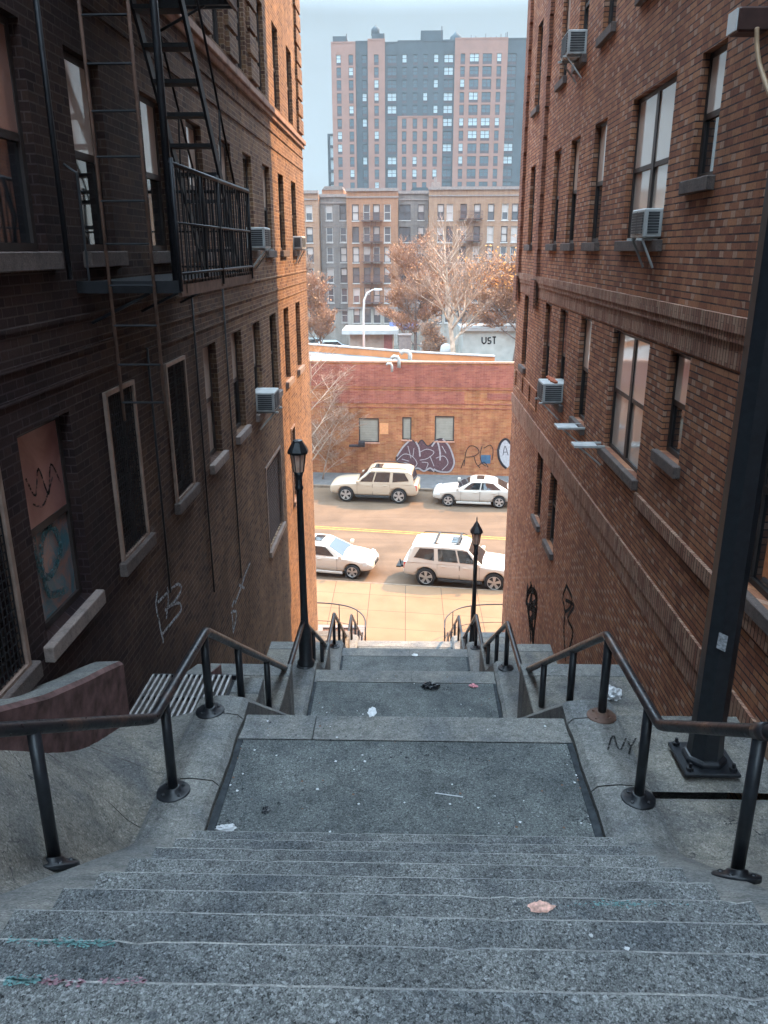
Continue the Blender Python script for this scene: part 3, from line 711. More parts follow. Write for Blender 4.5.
# ------------------------------------------------------------------ lamps and pole
LAMPG = NM('amber lamp glass', .25, .5); LAMPG.set('Base Color', LAMPG.ramp(LAMPG.noise(6, 3), [(.4,(.6,.34,.26)),(.6,(.75,.5,.38))])); LAMPG = LAMPG.m
def lantern(x, y, z, label, h=3.55, finial=False):
    e = empty('street_lamp', (x,y,z), label, 'street lamp', 'lantern lamps beside the stairs')
    k = MB(); k.lathe((0,0,0), [(.13,0),(.13,.05),(.1,.08),(.095,.55),(.085,.6),(.06,.66),(.052,1.0),(.045,h-.72),(.06,h-.7),(.06,h-.67),(.045,h-.65),(.05,h-.52),(.075,h-.45)], 16)
    k.build('pole', BLACK, e)
    g = MB(); g.lathe((0,0,0), [(.07,h-.449),(.105,h-.2)], 8); g.build('lamp_glass', LAMPG, e)
    f = MB()
    for j in range(8):
        t = 2*math.pi*(j+.5)/8; a, b = math.cos(t), math.sin(t); f.tube([(a*.073,b*.073,h-.45),(a*.11,b*.11,h-.19)], .008, 4)
    f.build('cage', BLACK, e)
    c = MB(); c.lathe((0,0,0), [(.145,h-.19),(.15,h-.16),(.12,h-.1),(.075,h-.03),(.07,h-.01)] + ([(.03,h+.05),(.014,h+.08),(.014,h+.14),(.004,h+.18)] if finial else [(.03,h)]), 8); c.build('cap', BLACK, e)
lantern(-1.48, 10.5, 7.9, 'black lantern lamp with amber glass in front of the sunlit corner of the left building', 3.45)
lantern(1.57, 16.5, 4.6, 'smaller black lantern lamp with a pointed cap in front of the parked cars', 3.45, True)
e = empty('light_pole', (2.22, 5.05, 10.19), 'thick black octagonal pole bolted to the paving right of the stairs', 'pole')
k = MB(); k.lathe((0,0,0), [(.128,.02),(.118,.3),(.108,9)], 8); k.build('shaft', BLACK, e)
k = MB(); k.box(-.2,.2,-.2,.2,0,.03); k.lathe((0,0,.03), [(.16,0),(.16,.03),(.135,.05)], 8); bp = k.build('base_plate', BLACK, e, bevel=.006); 
for a in (-1, 1):
    for b in (-1, 1):
        k = MB(); k.lathe((a*.155,b*.155,.03), [(.026,0),(.026,.025),(.012,.027),(.012,.06)], 6); k.build('bolt', IRON, bp)
k = MB(); k.prism([(-.075,-.1135,1.0),(-.02,-.1355,.98),(-.015,-.1355,1.1),(-.07,-.1135,1.12)], (0,-.003,0)); k.build('sticker', simple('grey sticker', (.25,.25,.26), .5, .3, 0, .6, 60), e)
k = MB(); k.tube([(-.1,-.02,.1),(-.09,-.02,8.9)], .0, 4) if False else None
# ------------------------------------------------------------------ litter and small marks
def crumple(name, loc, size, mat, label, cat, seed=1, flat=.35):
    b = bmesh.new(); bmesh.ops.create_icosphere(b, subdivisions=3, radius=1); rnd = random.Random(seed)
    from mathutils import noise as mn
    for v in b.verts:
        n = mn.noise(v.co*2.1+Vector((seed*3.1,0,0)))*.55 + mn.noise(v.co*5+Vector((0,seed*1.7,0)))*.3
        v.co = Vector((v.co.x*size[0], v.co.y*size[1], max(-.0, v.co.z*size[2]+size[2]*.3)))*(1+n)
    me = bpy.data.meshes.new(name); b.to_mesh(me); b.free(); me.materials.append(mat)
    o = bpy.data.objects.new(name, me); COL.objects.link(o); o.location = loc; return tag(o, label, cat)
WBAG = simple('white plastic', (.55,.55,.56), .4, .4, 0, .15, 20); BBAG = simple('black plastic', (.012,.014,.018), .3, .5, 0, .3, 20)
PAPER = simple('red and white paper', (.5,.2,.22), .7, .2, 0, .8, 40)
crumple('plastic_bag', onz(430,687,7.79), (.12,.07,.05), BBAG, 'crumpled black plastic bag lying on the second landing', 'bag', 3)
crumple('paper_scrap', onz(473,686,7.79), (.06,.045,.014), PAPER, 'red and white paper scrap on the second landing near the right curb', 'litter', 5)
crumple('plastic_bag', onz(611,695,8.94), (.1,.12,.08), WBAG, 'white plastic bag on the lower slab beside the right wall', 'bag', 8)
crumple('paper_scrap', onz(372,712,10.075), (.035,.07,.006), WBAG, 'pale scrap on the edge strip of the first landing', 'litter', 2)
crumple('paper_scrap', onz(226,829,10.08), (.06,.03,.02), WBAG, 'pale scrap in the near left corner of the first landing', 'litter', 9)
crumple('paper_scrap', onz(415,655,5.67), (.06,.05,.01), WBAG, 'tiny pale scrap on the third landing', 'litter', 11)
crumple('leaf_clump', onz(266,810,10.075), (.028,.03,.012), BBAG, 'dark leaf clump on the first landing near its left gutter', 'litter', 12)
def ray_step(px, py):
    d = ray(px, py); t = .5
    while t < 8:
        p = Vector((0,0,EYE)) + d*t; n = (4.14-p.y)/.332; zt = 10.27+.226*math.floor(max(0,n))
        if p.z < zt+.003: return Vector((p.x,p.y,zt+.003))
        t += .002
crumple('paper_scrap', ray_step(541,907), (.045,.026,.003), simple('pink orange paper', (.6,.35,.28), .7, .2, 0, .5, 50), 'small pink and orange paper scrap lying on a near step', 'litter', 4)
crumple('pebble', ray_step(627,949), (.007,.006,.003), WBAG, 'small white pebble on a near step right of centre', 'pebble', 6)
crumple('pebble', ray_step(591,936), (.006,.007,.003), WBAG, 'white pebble one step above the paper scrap', 'pebble', 7)
e = MB(); p0 = onz(435,793,10.08); p1 = onz(463,797,10.08); e.tube([p0,p1], .004, 5); tag(e.build('straw', WBAG), 'thin white straw lying on the first landing right of its seam', 'straw')
rnd = random.Random(21)
k = MB()
for q in range(260):
    i = rnd.randrange(3)
    if i == 0: x, y, z = rnd.choice((-1,1))*(1.36-abs(rnd.gauss(0,.08))), rnd.uniform(4.2,5.4), 10.075
    elif i == 1: x, y, z = rnd.uniform(-1.3,1.3), rnd.uniform(4.2,5.7), 10.075
    else: x, y, z = rnd.uniform(-1.3,1.3), rnd.uniform(8.9,10.4), 7.785
    s = rnd.uniform(.004,.014); a = rnd.uniform(0,6.28); c, d = math.cos(a)*s, math.sin(a)*s
    k.face([(x-c,y-d,z),(x+d,y-c,z+s*.3),(x+c,y+d,z+.001),(x-d,y+c,z+s*.2)], rnd.randrange(3))
tag(k.build('crumbs', [WBAG, simple('brown leaf bits', (.15,.08,.05), .8), GUT]), 'tiny scraps and leaf crumbs scattered over the landings', 'crumbs', kind='stuff')
# painted marks on the concrete: black tag on the right curb, teal and pink chalk along the near steps
rk = random.Random(77)
def ground_strokes(S, zf, rad, name, mat, label, cat='paint mark'):
    mb = MB()
    for s in S:
        pts = [zf(px, py) for px, py in s]
        for a, b in zip(pts, pts[1:]):
            if 'chalk' in name:
                for _ in range(26):
                    t = rk.random(); q = a.lerp(b, t) + Vector((0, rk.gauss(0, rad*.6), .0004)); s_ = rk.uniform(.001,.0035)
                    if rk.random() < .1+.6*math.sin(q.x*7+2)**4: mb.face([q+Vector((s_*2,0,0)), q+Vector((0,s_,0)), q-Vector((s_*2,0,0)), q-Vector((0,s_,0))])
                continue
            d = (b-a); L = d.length or 1e-6; n = Vector((-d.y, d.x, 0)); n.normalize(); n *= rad
            if abs(a.z-b.z) > .12: continue
            mb.face([a+n, b+n, b-n, a-n])
    return tag(mb.build(name, mat), label, cat)
cz = lambda px, py: onz(px, py, 10.19+.018)
ground_strokes([smooth(s) for s in ([(608,750),(611,739),(614,736),(617,746),(621,749),(626,738)], [(628,741),(631,746),(636,738)], [(631,746),(629,754)], [(645,738),(640,742),(640,748),(647,749)])], cz, .007, 'curb_tag', BLK, 'black sprayed letters on the right curb beside the first landing')
TEALC = simple('teal chalk', (.14,.27,.27), .9, .2, 0, .4, 60); PINKC = simple('pink chalk', (.3,.17,.2), .9, .2, 0, .3, 60)
def sz(px, py):
    p = ray_step(px, py); p.z += .001; return p
ground_strokes([[(x, 941+(x-10)*.03) for x in range(8,120,6)], [(x,904) for x in range(560,690,8)], [(x,980) for x in range(6,44,6)]], sz, .012, 'chalk_line', TEALC, 'faint teal chalk lines along the edges of the near steps')
ground_strokes([[(x,981+(x%9)*.2) for x in range(40,150,5)]], sz, .008, 'chalk_line', PINKC, 'pinkish chalk streak along a near step on the left')
# ------------------------------------------------------------------ cars
CARW = NM('white car paint', .28, .5); CARW.set('Base Color', (.5,.43,.36)); CARW.b.inputs['Coat Weight'].default_value = .6; CARW.b.inputs['Coat Roughness'].default_value = .05; CARW = CARW.m
CARB = NM('champagne car paint', .3, .5); CARB.set('Base Color', (.4,.31,.225)); CARB.b.inputs['Coat Weight'].default_value = .6; CARB = CARB.m
CGL = glass_mat('car glass', (.015,.018,.02), .03); TYRE = simple('tyre rubber', (.018,.017,.017), .85, .2, 0, .3, 30); RIM = simple('alloy rim', (.45,.43,.41), .35, .5, .7, .1, 5)
TRIM = simple('black trim', (.02,.02,.02), .6, .3); LRED = simple('red tail lamp', (.4,.03,.02), .25, .5, 0, .1); LWH = simple('clear head lamp', (.6,.6,.58), .15, .6, 0, .1)
def make_car(loc, ang, label, kind, paint, grp='cars parked along both kerbs', flip=1, rack=False, scale=1.0):
    """car facing +x, length along x, built from lofted sections; wheel wells cut out"""
    root = empty('parked_car', loc, label, 'car', grp, ang)
    S = {'suv': dict(L=4.7, wb=2.79, fr=.9, hw=.93, wr=.40, roof=1.76,
             body=[(-2.32,.62,.98,.98,.78),(-2.28,.42,1.02,1.03,.88),(-2.1,.38,1.06,1.08,.92),(-1.4,.36,1.08,1.1,.935),(-.3,.34,1.07,1.09,.935),(.75,.34,1.05,1.09,.935),(1.1,.36,1.04,1.08,.93),(1.7,.38,1.0,1.04,.92),(2.1,.4,.94,.98,.89),(2.28,.42,.84,.88,.82),(2.36,.48,.7,.72,.7)],
             gh=[(-2.14,-1.98,.9,.74,1.60),(-1.9,-1.8,.92,.77,1.72),(-.6,-.7,.92,.78,1.76),(.35,.1,.91,.76,1.74),(1.0,.28,.88,.72,1.68)],
             sw=[(-1.78,-1.0),(-.82,.0),(.08,.80)]),
         'sedan': dict(L=4.7, wb=2.72, fr=.95, hw=.9, wr=.33, roof=1.42,
             body=[(-2.3,.5,.82,.84,.7),(-2.22,.34,.92,.95,.82),(-1.9,.3,.96,1.0,.87),(-1.2,.28,.97,1.0,.9),(-.2,.26,.95,.98,.9),(.7,.26,.93,.97,.9),(1.1,.28,.91,.96,.89),(1.6,.3,.85,.9,.87),(2.0,.32,.77,.81,.83),(2.22,.36,.68,.71,.75),(2.32,.42,.58,.6,.62)],
             gh=[(-1.85,-1.1,.84,.66,1.3),(-1.5,-.95,.86,.68,1.37),(-.5,-.5,.87,.69,1.42),(.3,.05,.86,.68,1.41),(1.15,.22,.82,.64,1.37)],
             sw=[(-1.18,-.28),(-.2,.72)])}[kind]
    sc = scale
    f = S['wb']/2; xf = f + (.06 if kind == 'suv' else .08); xr = xf - S['wb']
    # lower body
    mb = MB(); secs = []
    for x, zb, zs, zt, hw in S['body']:
        prof = [(hw*.86,zb),(hw*.97,zb+.08),(hw,zb+.25*(zs-zb)+.03),(hw*1.0,zb+.72*(zs-zb)),(hw*.975,zs-.03),(hw*.93,zs+.0),(hw*.6,zt+.015),(0,zt+.03)]
        ring = [(x, -a, b) for a, b in prof] + [(x, a, b) for a, b in reversed(prof[:-1])]
        secs.append(ring)
    n = len(secs[0])
    for a, b in zip(secs, secs[1:]):
        for j in range(n): mb.face([a[j], a[(j+1)%n], b[(j+1)%n], b[j]], 0, True)
    mb.face(secs[0], 0, True); mb.face(list(reversed(secs[-1])), 0, True)
    me_o = mb.build('body', paint)
    b = bmesh.new(); b.from_mesh(me_o.data); bmesh.ops.remove_doubles(b, verts=b.verts, dist=1e-4); bmesh.ops.recalc_face_normals(b, faces=b.faces); b.to_mesh(me_o.data); b.free()
    sub = me_o.modifiers.new('s', 'SUBSURF'); sub.levels = 2; sub.render_levels = 2
    cut = MB()
    for x in (xf, xr):
        for sy in (-1, 1): cut.lathe((x, sy*(S['hw']-.13) if sy > 0 else -S['hw']-.12, S['wr']), [(S['wr']+.06, 0), (S['wr']+.06, .25)], 28, axis='y')
    cut = MB()
    for x in (xf, xr):
        for y0 in (-S['hw']-.15, S['hw']-.2): cut.lathe((x, y0, S['wr']+.01), [(S['wr']+.055, 0), (S['wr']+.055, .35)], 28, axis='y')
    co_ = cut.build('cutter', TRIM)
    bo = me_o.modifiers.new('b', 'BOOLEAN'); bo.object = co_; bo.operation = 'DIFFERENCE'; bo.solver = 'EXACT'
    dg = bpy.context.evaluated_depsgraph_get(); dg.update()
    nm = bpy.data.meshes.new_from_object(me_o.evaluated_get(dg)); me_o.modifiers.clear(); me_o.data = nm
    if len(nm.materials) < 2: nm.materials.append(TRIM)
    nm.materials[1] = TRIM
    bpy.data.objects.remove(co_)
    me_o.parent = root
    # greenhouse
    gh = S['gh']
    def side(x, t, sy, out=0.0):
        # point on the side glass plane at fraction t from belt to roof; x measured at belt
        for (a0,a1,wb_,wr_,zr), (b0,b1,wb2,wr2,zr2) in zip(gh, gh[1:]):
            if a0 <= x <= b0 or (b0,b1,wb2,wr2,zr2) == gh[-1]:
                q = (x-a0)/(b0-a0); xt = a1+(b1-a1)*q; w0 = wb_+(wb2-wb_)*q; w1 = wr_+(wr2-wr_)*q; z1 = zr+(zr2-zr)*q
                zb_ = bz(x); return Vector((x+(xt-x)*t, sy*(w0+(w1-w0)*t+out), zb_+(z1-zb_)*t))
    def bz(x):
        B = S['body']
        for p, q in zip(B, B[1:]):
            if p[0] <= x <= q[0]: return p[2]+(q[2]-p[2])*(x-p[0])/(q[0]-p[0])-.04
        return 1.0
    g = MB(); rings = []
    for (x0, x1, w0, w1, zr) in gh:
        rings.append([Vector((x0,-w0,bz(x0))), Vector((x1+(x0-x1)*.04,-w1-.012,zr-.05)), Vector((x1,-w1*.9,zr)), Vector((x1,0,zr+.03)), Vector((x1,w1*.9,zr)), Vector((x1+(x0-x1)*.04,w1+.012,zr-.05)), Vector((x0,w0,bz(x0)))])
    for a, b2 in zip(rings, rings[1:]):
        for j in range(6): g.face([a[j], a[j+1], b2[j+1], b2[j]], 0, 1 <= j <= 4)
    g.face(rings[0]); g.face(list(reversed(rings[-1])))
    ro = g.build('roof', paint, root)
    # glass panes, 4 mm proud of the shell
    for sy in (-1, 1):
        for (a, c) in S['sw']:
            last = c == S['sw'][-1][1]; first = a == S['sw'][0][0]
            pts = []
            lo, hi = .16, .84
            if last and kind: Q = [(a,lo),(c,lo),(min(c,gh[-1][0]-.12),lo+.1),(c-.02,hi if kind=='suv' else hi),(a,hi)]; Q = [(a,lo),(c,lo),(c,hi),(a,hi)]
            else: Q = [(a,lo),(c,lo),(c,hi),(a,hi)]
            if first and kind == 'suv': Q = [(a-.1,.3),(c,lo),(c+.0,hi),(a+.1,hi)]
            if first and kind == 'sedan': Q = [(a-.25,lo+.02),(c,lo),(c,hi),(a-.1,hi)]
            w = MB(); nn = 8; (xa0,ta0),(xb0,tb0),(xb1,tb1),(xa1,ta1) = Q
            lo_ = [(xa0+(xb0-xa0)*i/nn, ta0+(tb0-ta0)*i/nn) for i in range(nn+1)]; hi_ = [(xa1+(xb1-xa1)*i/nn, ta1+(tb1-ta1)*i/nn) for i in range(nn+1)]
            for i in range(nn):
                for j in range(3):
                    g4 = []
                    for (ii, jj) in ((i,j),(i+1,j),(i+1,j+1),(i,j+1)):
                        t = jj/3; x = lo_[ii][0]+(hi_[ii][0]-lo_[ii][0])*t; tt = lo_[ii][1]+(hi_[ii][1]-lo_[ii][1])*t; g4.append(side(x, tt, sy, .012))
                    w.face(g4, 0, False)
            w.build('side_window', CGL, root, recalc=False)
    def endpane(g0, sgn, name):
        x0, x1, w0, w1, zr = g0; zb_ = bz(x0)
        P2 = lambda t, s: Vector((x0+(x1-x0)*t+sgn*.006, s*(w0+(w1-w0)*t)*.9, zb_+(zr-zb_)*t))
        w = MB(); w.prism([P2(.12,-1), P2(.12,1), P2(.9,.94), P2(.9,-.94)], (sgn*.008,0,.004)); w.build(name, CGL, root)
    endpane(gh[-1], 1, 'windscreen'); endpane(gh[0], -1, 'rear_window')
    # sunroof
    w = MB(); xs = (gh[-2][1]-.55, gh[-2][1]+.0); zr = gh[-2][4]+.034
    w.box(xs[0]+.05, xs[1]-.1, -.34, .34, zr-.02, zr+.02); w.build('sunroof', CGL, root)
    # wheels
    for x in (xf, xr):
        for sy in (-1, 1):
            r = S['wr']; yc = sy*(S['hw']-.105); t = MB()
            t.lathe((x, yc-.105, r), [(r*.66,0),(r*.93,.0),(r,.03),(r,.18),(r*.93,.21),(r*.66,.21)], 28, axis='y')
            wo = t.build('wheel', TYRE, root)
            h = MB(); yo = yc+sy*.085
            h.lathe((x, yo-.01, r), [(r*.67,0),(r*.67,.02)], 24, axis='y', mi=1)
            for q in range(5):
                a = q*2*math.pi/5+.3; ca, sa = math.cos(a), math.sin(a); px_, pz_ = -sa, ca
                w1, w2 = r*.1, r*.17
                base = [(x+ca*r*.12+px_*w1, r+sa*r*.12+pz_*w1),(x+ca*r*.64+px_*w2, r+sa*r*.64+pz_*w2),(x+ca*r*.64-px_*w2, r+sa*r*.64-pz_*w2),(x+ca*r*.12-px_*w1, r+sa*r*.12-pz_*w1)]
                h.prism([(u, yo+sy*.011, v) for u, v in base], (0, sy*.012, 0), 0)
            ring = [(x+math.cos(q*math.pi/14)*r*.66, yo+sy*.014, r+math.sin(q*math.pi/14)*r*.66) for q in range(28)]
            h.tube(ring, .016, 5, closed=True)
            h.lathe((x, yo+(.012 if sy > 0 else -.03), r), [(r*.15,0),(r*.13,.018)], 12, axis='y')
            h.build('rim', [RIM, TRIM], wo)
    # lamps, mirrors, bumpers, handles, sills
    B = S['body']; xb = B[-1][0]; xa = B[0][0]
    for sy in (-1, 1):
        w = MB(); w.hexa([(xb-.3,sy*.62,.6),(xb-.06,sy*.5,.6),(xb-.1,sy*.5,.74),(xb-.32,sy*.6,.76)] + [(xb-.42,sy*.86,.62),(xb-.24,sy*.8,.62),(xb-.26,sy*.8,.78),(xb-.42,sy*.86,.8)]); w.build('headlight', LWH, root)
        w = MB(); w.box(xa+.05, xa+.24, min(sy*.68,sy*(S['hw']-.05)), max(sy*.68,sy*(S['hw']-.05)), B[1][2]-.32, B[1][2]-.02); w.build('tail_light', LRED, root, bevel=.02)
        w = MB(); mx = gh[-1][0]-.22; w.box(mx-.06, mx+.1, min(sy*.92,sy*1.12), max(sy*.92,sy*1.12), B[5][2]+.02, B[5][2]+.17); w.build('mirror', paint, root, bevel=.03, seg=2)
        for (a, c) in S['sw'][-2:]:
            w = MB(); hx = a+.12; w.box(hx, hx+.16, min(sy*(S['hw']-.01),sy*(S['hw']+.025)), max(sy*(S['hw']-.01),sy*(S['hw']+.025)), B[4][2]-.14, B[4][2]-.11); w.build('door_handle', paint, root)
        w = MB(); w.box(xr+S['wr']+.1, xf-S['wr']-.1, min(sy*.8,sy*(S['hw']+.012)), max(sy*.8,sy*(S['hw']+.012)), B[4][1]-.06, B[4][1]+.05); w.build('side_sill', TRIM if kind == 'suv' else paint, root, bevel=.015)
        ln = MB()
        for (a, c) in S['sw'][-2:]:
            for xx in (a-.05, c+.05): ln.box(xx-.004, xx+.004, min(sy*(S['hw']-.05),sy*(S['hw']+.002)), max(sy*(S['hw']-.05),sy*(S['hw']+.002)), B[4][1]+.1, B[4][2]-.06)
        ln.build('door_seam', TRIM, root)
    w = MB(); w.box(xb-.1, xb+.015, -.3, .3, .5, .66); w.build('grille', TRIM, root, bevel=.02)
    w = MB(); w.box(xa-.02, xa+.06, -.25, .25, .62, .75); w.build('number_plate', simple('plate', (.5,.42,.2), .5), root)
    if kind == 'suv':
        for sy in (-1, 1):
            w = MB(); w.tube([(-1.7,sy*.68,1.76),(-1.6,sy*.68,1.82),(.0,sy*.69,1.85),(.15,sy*.68,1.79)], .018, 6); w.build('roof_rail', TRIM, root)
        if rack:
            w = MB(); w.box(-1.05,-.97,-.68,.68,1.82,1.86); w.box(-.12,-.04,-.68,.68,1.84,1.88); w.build('cross_bar', TRIM, root)
            w = MB(); w.box(-2.62,-2.3,-.05,.05,.42,.5); w.tube([(-2.55,0,.5),(-2.6,0,.75)], .03, 6); w.box(-2.7,-2.5,-.3,.3,.5,.56); w.build('tow_hitch', TRIM, root)
        w = MB(); w.box(-1.98,-1.78,-.6,.6,1.65,1.68); w.build('spoiler', paint, root, bevel=.015)
    root.scale = (sc, sc, sc)
    return root
mx_a = math.atan2(-.57, 2.91)
c1 = make_car((2.5-.06,32.1,0), mx_a, 'white SUV with roof bars and tow hitch parked nearest, behind the right lantern', 'suv', CARW, rack=True, scale=1.05)
c2 = make_car((-3.62,33.3,0), mx_a, 'white sedan with only its front end showing past the left building', 'sedan', CARW, scale=1.03)
CARS = NM('silver white car paint', .3, .5); CARS.set('Base Color', (.42,.38,.33)); CARS.b.inputs['Coat Weight'].default_value = .5; CARS = CARS.m
fx_a = math.pi + math.atan2(-.11, 1)
c3 = make_car((-1.75,44.25,0), fx_a, 'pale SUV facing left, parked across the road by the warehouse', 'suv', CARB, scale=1.1)
c4 = make_car((4.0,43.4,0), fx_a, 'white sedan with sunroof facing left, parked across the road', 'sedan', CARS, scale=1.05)
# ------------------------------------------------------------------ warehouse across the road
WY = 48.9
def wy(x): return WY - .06*x
e = empty('warehouse', (0,0,0), 'low orange red brick warehouse with shuttered windows across the road', 'warehouse')
A = math.atan(-.06); cA, sA = math.cos(A), math.sin(A)
fmW = lambda u, d, z: (u*cA - d*sA, WY + u*sA + d*cA, z)
wins = [(-3.0,-1.72,2.2,3.75),(-.24,.34,2.4,3.85),(1.8,3.02,2.35,3.95),(9,10.2,2.3,3.9),(-12,-10.8,2.2,3.75)]
mb = MB(); wallgrid(mb, fmW, -40, 40, -.3, 7.22, wins, .15)
BRW_top = brick_mat('purplish red brick band', [(.36,.1,.07), (.44,.135,.09), (.5,.16,.1)], (.42,.2,.15), w=.3, h=.1, mj=.012, vj=.012, flem=False, stain=(.6,1))
mb.build('wall', BR_W, e)
mb = MB(); 
for a, b, c, d, p in ((-40,40,5.75,7.1,.02),(-4.6,3.6,4.75,5.5,.025),(5.0,40,5.0,5.4,.025)): fbox(mb, fmW, a, b, -p, -.001, c, d)
mb.build('brick_band', BRW_top, e)
mb = MB()
for zc in (4.42, 4.7, 5.6): fbox(mb, fmW, -40, 40, -.035, -.001, zc, zc+.05)
mb.build('string_course', BRW_top, e)
mb = MB(); mb.hexa([fmW(-40,-.06,7.22), fmW(40,-.06,7.22), fmW(40,.3,7.22), fmW(-40,.3,7.22), fmW(-40,-.06,7.32), fmW(40,-.06,7.32), fmW(40,.3,7.32), fmW(-40,.3,7.32)])
mb.build('coping', simple('terracotta coping', (.4,.2,.13), .8), e)
ROOF = simple('pale roof membrane', (.17,.17,.17), .9, .2, 0, .3, .8)
mb = MB(); yb = lambda x: 52.3 - .62*x if x < 0 else 52.3 - .44*x
bx = [-30, -20, -10, -5, 0, 3, 5.5]
for a, b in zip(bx, bx[1:]): mb.face([fmW(a,.3,7.0), fmW(b,.3,7.0), (b,yb(b)+.1,7.0), (a,yb(a)+.1,7.0)])
mb.build('roof', ROOF, e)
mb = MB()
for a, b in zip(bx, bx[1:]): mb.hexa([(a,yb(a),-.3),(b,yb(b),-.3),(b,yb(b)+.3,-.3),(a,yb(a)+.3,-.3),(a,yb(a),7.45),(b,yb(b),7.45),(b,yb(b)+.3,7.45),(a,yb(a)+.3,7.45)])
mb.build('back_parapet', simple('orange parapet', (.5,.19,.075), .85, .2, 0, .15, 1), e)
mb = MB()
for a, b in zip(bx, bx[1:]): mb.hexa([(a,yb(a)-.06,7.452),(b,yb(b)-.06,7.452),(b,yb(b)+.36,7.452),(a,yb(a)+.36,7.452),(a,yb(a)-.06,7.53),(b,yb(b)-.06,7.53),(b,yb(b)+.36,7.53),(a,yb(a)+.36,7.53)])
mb.build('metal_flashing', simple('pale flashing', (.35,.33,.31), .5), e)
for i, h in enumerate(wins):
    a, b, c, d = h; w = MB()
    for x0,x1,q0,q1 in ((a+.003,a+.07,c+.003,d-.003),(b-.07,b-.003,c+.003,d-.003),(a+.07,b-.07,d-.08,d-.003),(a+.07,b-.07,c+.003,c+.06)): fbox(w, fmW, x0,x1,.02,.13,q0,q1)
    wo = w.build('window', FRAME, e)
    w = MB(); n = 9
    for q in range(n):
        z0 = c+.06+(d-c-.14)*q/n; w.hexa([fmW(a+.07,.09,z0), fmW(b-.07,.09,z0), fmW(b-.07,.12,z0), fmW(a+.07,.12,z0), fmW(a+.07,.07,z0+(d-c-.14)/n), fmW(b-.07,.07,z0+(d-c-.14)/n), fmW(b-.07,.12,z0+(d-c-.14)/n), fmW(a+.07,.12,z0+(d-c-.14)/n)])
    w.build('shutter', simple('khaki shutter', (.3,.27,.22), .6, .3, 0, .12, 3), wo)
    w = MB(); fbox(w, fmW, a-.05, b+.05, -.05, .1, c-.08, c-.002); w.build('sill', simple('painted sill', (.5,.25,.17), .8), wo)
w = MB(); fbox(w, fmW, -1.66, -1.12, -.012, -.001, 2.75, 3.45); w.build('paint_patch', simple('orange paint patch', (.62,.27,.12), .8, .2, 0, .1), e)
w = MB(); fbox(w, fmW, 4.75, 5.35, -.02, -.001, .95, 1.5); w.build('paint_patch', simple('blue grey notice', (.05,.1,.16), .7, .2, 0, .2), e)
def wpt(px, py):
    d = ray(px, py); # intersect the wall plane
    n = Vector((-sA, cA, 0)); t = n.dot(Vector((0,WY,EYE)) - Vector((0,0,EYE)))/n.dot(d); p = Vector((0,0,EYE)) + d*t
    return ((p.x/cA if False else (p.x*cA + (p.y-WY)*sA)), p.z)
GP = simple('purple grey graffiti fill', (.1,.045,.05), .7, .2, 0, .4, 14); GW = simple('white graffiti outline', (.4,.34,.33), .7, .2, 0, .2, 14); GB = simple('dark graffiti line', (.035,.028,.032), .7, .2, 0, .3, 14)
def blob(pxs, mat, name, p):
    pts = [wpt(a, b) for a, b in smooth(pxs+[pxs[0]], 5)[:-1]]; w = MB(); w.prism([fmW(u, -p, z) for u, z in pts], Vector(fmW(0,-.004,0))-Vector(fmW(0,0,0))); return w.build(name, mat, e)
outer = [(396,458),(401,450),(406,443),(412,440),(417,444),(422,440),(428,446),(436,440),(443,439),(449,446),(453,457),(454,466),(449,472),(441,472),(432,471),(424,470),(416,469),(410,466),(402,464),(397,461)]
blob(outer, GP, 'graffiti', .021)
SPR = spray('dark sprayed outline', (.035,.028,.032), .3, .48)
def wst(S, rad, mat, p=.028):
    return sticker_strokes([[wpt(a, b) for a, b in smooth(s, 5)] for s in S], lambda u,d,z: fmW(u,d-p,z), rad, 'graffiti', mat, e)
wst([outer+[outer[0]]], .035, GB, .026)
wst([[(397,456),(403,447),(410,440)], [(416,442),(419,448),(420,456)], [(432,446),(437,441),(440,452),(440,460)], [(443,439),(449,446),(453,456),(454,464),(450,471),(444,472),(438,471),(434,469)], [(412,470),(418,468),(424,471),(430,468),(434,471)]], .05, GW, .031)
wst([[(397,460),(404,454),(412,456),(417,463),(414,468)], [(420,452),(427,449),(434,452),(428,458),(420,460)], [(436,458),(444,456),(448,463),(442,470)], [(408,446),(411,458)], [(430,456),(434,466)], [(422,462),(428,463),(426,469)], [(402,459),(409,461)], [(442,446),(446,453)], [(403,462),(410,464)], [(414,448),(413,456)]], .022, GW, .033)
wst([[(464,466),(466,452),(470,446),(476,447),(479,452),(474,456),(466,457)], [(474,456),(476,463),(480,468)], [(482,446),(480,455),(482,463),(486,466)], [(484,448),(490,445),(493,450),(492,460)], [(461,468),(464,460)], [(478,466),(484,462),(488,467)]], .022, SPR)
blob([(498,450),(501,442),(506,439),(511,444),(513,454),(510,464),(506,468),(501,462)], simple('pale graffiti fill', (.4,.37,.37), .7, .2, 0, .2, 8), 'graffiti', .021)
wst([[(498,450),(501,442),(506,439),(511,444)], [(498,450),(499,458),(502,464),(506,468)]], .07, GB)
wst([[(503,455),(505,446),(508,455)], [(504,452),(507,452)]], .02, GB)
for px, py, r in ((392,361,.22),(399,357,.32),(410,354,.4)):
    p = onz(px, py+10, 7.0); w = MB(); w.tube([(p.x,p.y,6.95),(p.x,p.y,7.0+r*1.4),(p.x-r*.3,p.y,7.0+r*1.9),(p.x-r,p.y,7.0+r*2),(p.x-r*1.5,p.y,7.0+r*1.6)], r*.32, 10); w.build('roof_vent', simple('pale vent pipe', (.36,.36,.34), .5, .4, 0, .1), e)
